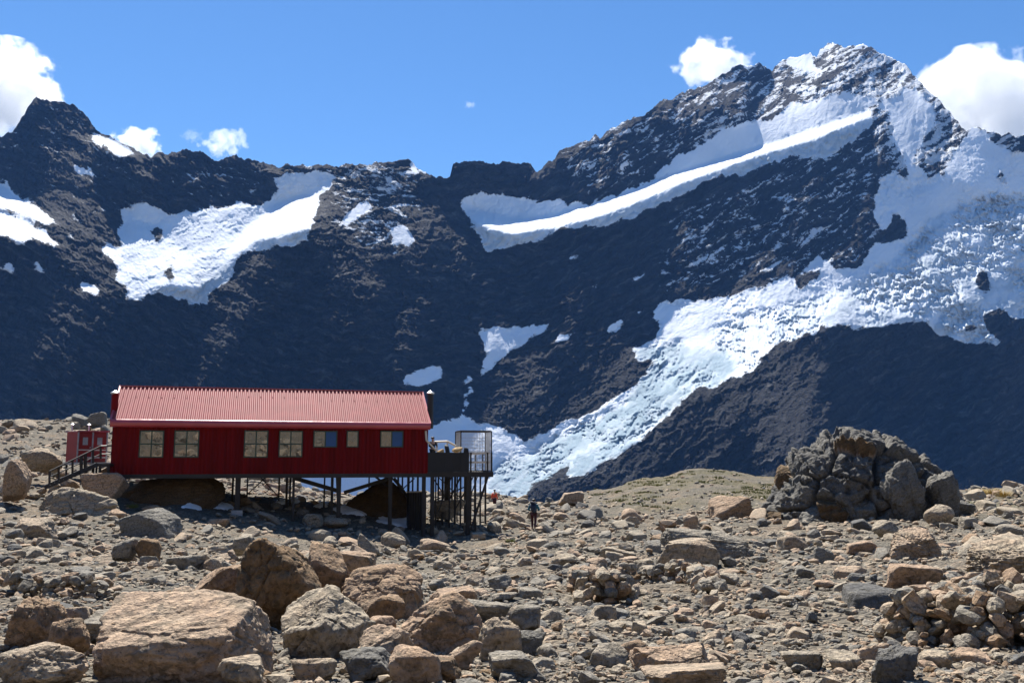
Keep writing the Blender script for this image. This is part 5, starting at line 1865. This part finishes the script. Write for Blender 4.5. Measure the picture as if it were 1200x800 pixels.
def build_hill_plants():
    r = random.Random(12)
    V, F = [], []
    for k in range(420):
        u = r.uniform(690, 930)
        Y = r.uniform(78, 114)
        x = at(u, 550, Y)[0]
        if float(pn(x / 7, Y / 7, None, 341)) < .05:
            continue
        z = float(gz(x, Y))
        for q in range(14):
            a = r.uniform(0, 6.283)
            d = r.uniform(.1, .5)
            h = r.uniform(.06, .22)
            bx, by = x + d * math.cos(a), Y + d * math.sin(a)
            o = len(V)
            V += [(bx - .06, by, z - .02), (bx + .06, by, z - .02), (bx + .08 * math.cos(a), by - .06, z + h)]
            F.append((o, o + 1, o + 2))
    o = MB().add(V, F).build('ground_cover', M_HERB, None)
    tag(o, 'low yellow green plants scattered over the rounded hill', None, None, 'stuff')


build_hill_plants()


# ------------------------------------------------------------------ clouds behind the peaks
def cloud(u0, v0, u1, v1, lab, seed, dens=.004, thr=.0, nscale=2.2, Y=11000.0):
    c = at((u0 + u1) / 2, (v0 + v1) / 2, Y)
    w = (u1 - u0) * Y / FPX / 2
    h = (v1 - v0) * Y / FPX / 2 * 1.08
    d = min(w, h) * .55
    bm = bmesh.new()
    bmesh.ops.create_icosphere(bm, subdivisions=3, radius=1.12)
    me = bpy.data.meshes.new('cloud')
    bm.to_mesh(me)
    bm.free()
    o = link('cloud', me)
    o.location = c
    o.scale = (w, d, h)
    m = bpy.data.materials.new('cloud_vapour')
    m.use_nodes = True
    nt = m.node_tree
    nt.nodes.remove(nt.nodes['Principled BSDF'])
    tc = nt.nodes.new('ShaderNodeTexCoord')
    mp = nt.nodes.new('ShaderNodeMapping')
    k = max(w, h)
    mp.inputs['Scale'].default_value = (w / k, d / k, h / k)
    mp.inputs['Location'].default_value = (seed * 3.1, seed * 1.7, seed * .9)
    nt.links.new(tc.outputs['Object'], mp.inputs['Vector'])
    n = noise_node(nt, mp.outputs[0], nscale, 6, .58, .1)
    ln = nt.nodes.new('ShaderNodeVectorMath')
    ln.operation = 'LENGTH'
    nt.links.new(tc.outputs['Object'], ln.inputs[0])
    f = math_n(nt, 'MULTIPLY_ADD', ln.outputs['Value'], -1.0, .90 + thr)
    f = math_n(nt, 'ADD', f, math_n(nt, 'MULTIPLY_ADD', n.outputs[0], 2.5, -1.25))
    f = maprange(nt, f, 0.0, .22, 0.0, dens)
    pv = nt.nodes.new('ShaderNodeVolumePrincipled')
    pv.inputs['Color'].default_value = (.99, .99, .99, 1)
    pv.inputs['Anisotropy'].default_value = .35
    nt.links.new(f, pv.inputs['Density'])
    nt.links.new(pv.outputs[0], nt.nodes['Material Output'].inputs['Volume'])
    me.materials.append(m)
    tag(o, lab, 'cloud')


cloud(-62, 48, 72, 168, 'large white cloud rising behind the dark peak at the left edge', 1, .0050, .12)
cloud(126, 148, 194, 188, 'small white cloud just above the ridge right of the dark peak', 2, .008, .0)
cloud(230, 146, 298, 190, 'ragged thin cloud leaning over the left ridge', 3, .004, -.18, 2.8)
cloud(210, 150, 240, 168, 'faint wisp left of the ragged thin cloud', 4, .0015, -.1, 3)
cloud(784, 42, 886, 110, 'bright ragged cloud behind the shoulder left of the summit', 5, .005, -.04, 2.4)
cloud(1062, 56, 1262, 178, 'largest white cloud billowing behind the ridge at the right edge', 6, .0045, .14, 2.0)
cloud(543, 118, 559, 128, 'tiny white wisp alone in the blue sky', 7, .004, -.1, 2.5)

# ------------------------------------------------------------------ air
def build_haze():
    x0, x1, y0, y1, z0, z1 = -9500, 9500, -9500, 9300, -1600, 2350
    bm = bmesh.new()
    bmesh.ops.create_cube(bm, size=1)
    for v in bm.verts:
        v.co = Vector((x0 if v.co.x < 0 else x1, y0 if v.co.y < 0 else y1, z0 if v.co.z < 0 else z1))
    me = bpy.data.meshes.new('haze')
    bm.to_mesh(me)
    bm.free()
    m = bpy.data.materials.new('haze_air')
    m.use_nodes = True
    nt = m.node_tree
    nt.nodes.remove(nt.nodes['Principled BSDF'])
    pv = nt.nodes.new('ShaderNodeVolumePrincipled')
    pv.inputs['Color'].default_value = (0.17, 0.42, 1.0, 1)
    pv.inputs['Density'].default_value = 2.3e-5
    pv.inputs['Anisotropy'].default_value = 0.0
    nt.links.new(pv.outputs[0], nt.nodes['Material Output'].inputs['Volume'])
    me.materials.append(m)
    tag(link('haze', me), None, None, None, 'stuff')


build_haze()
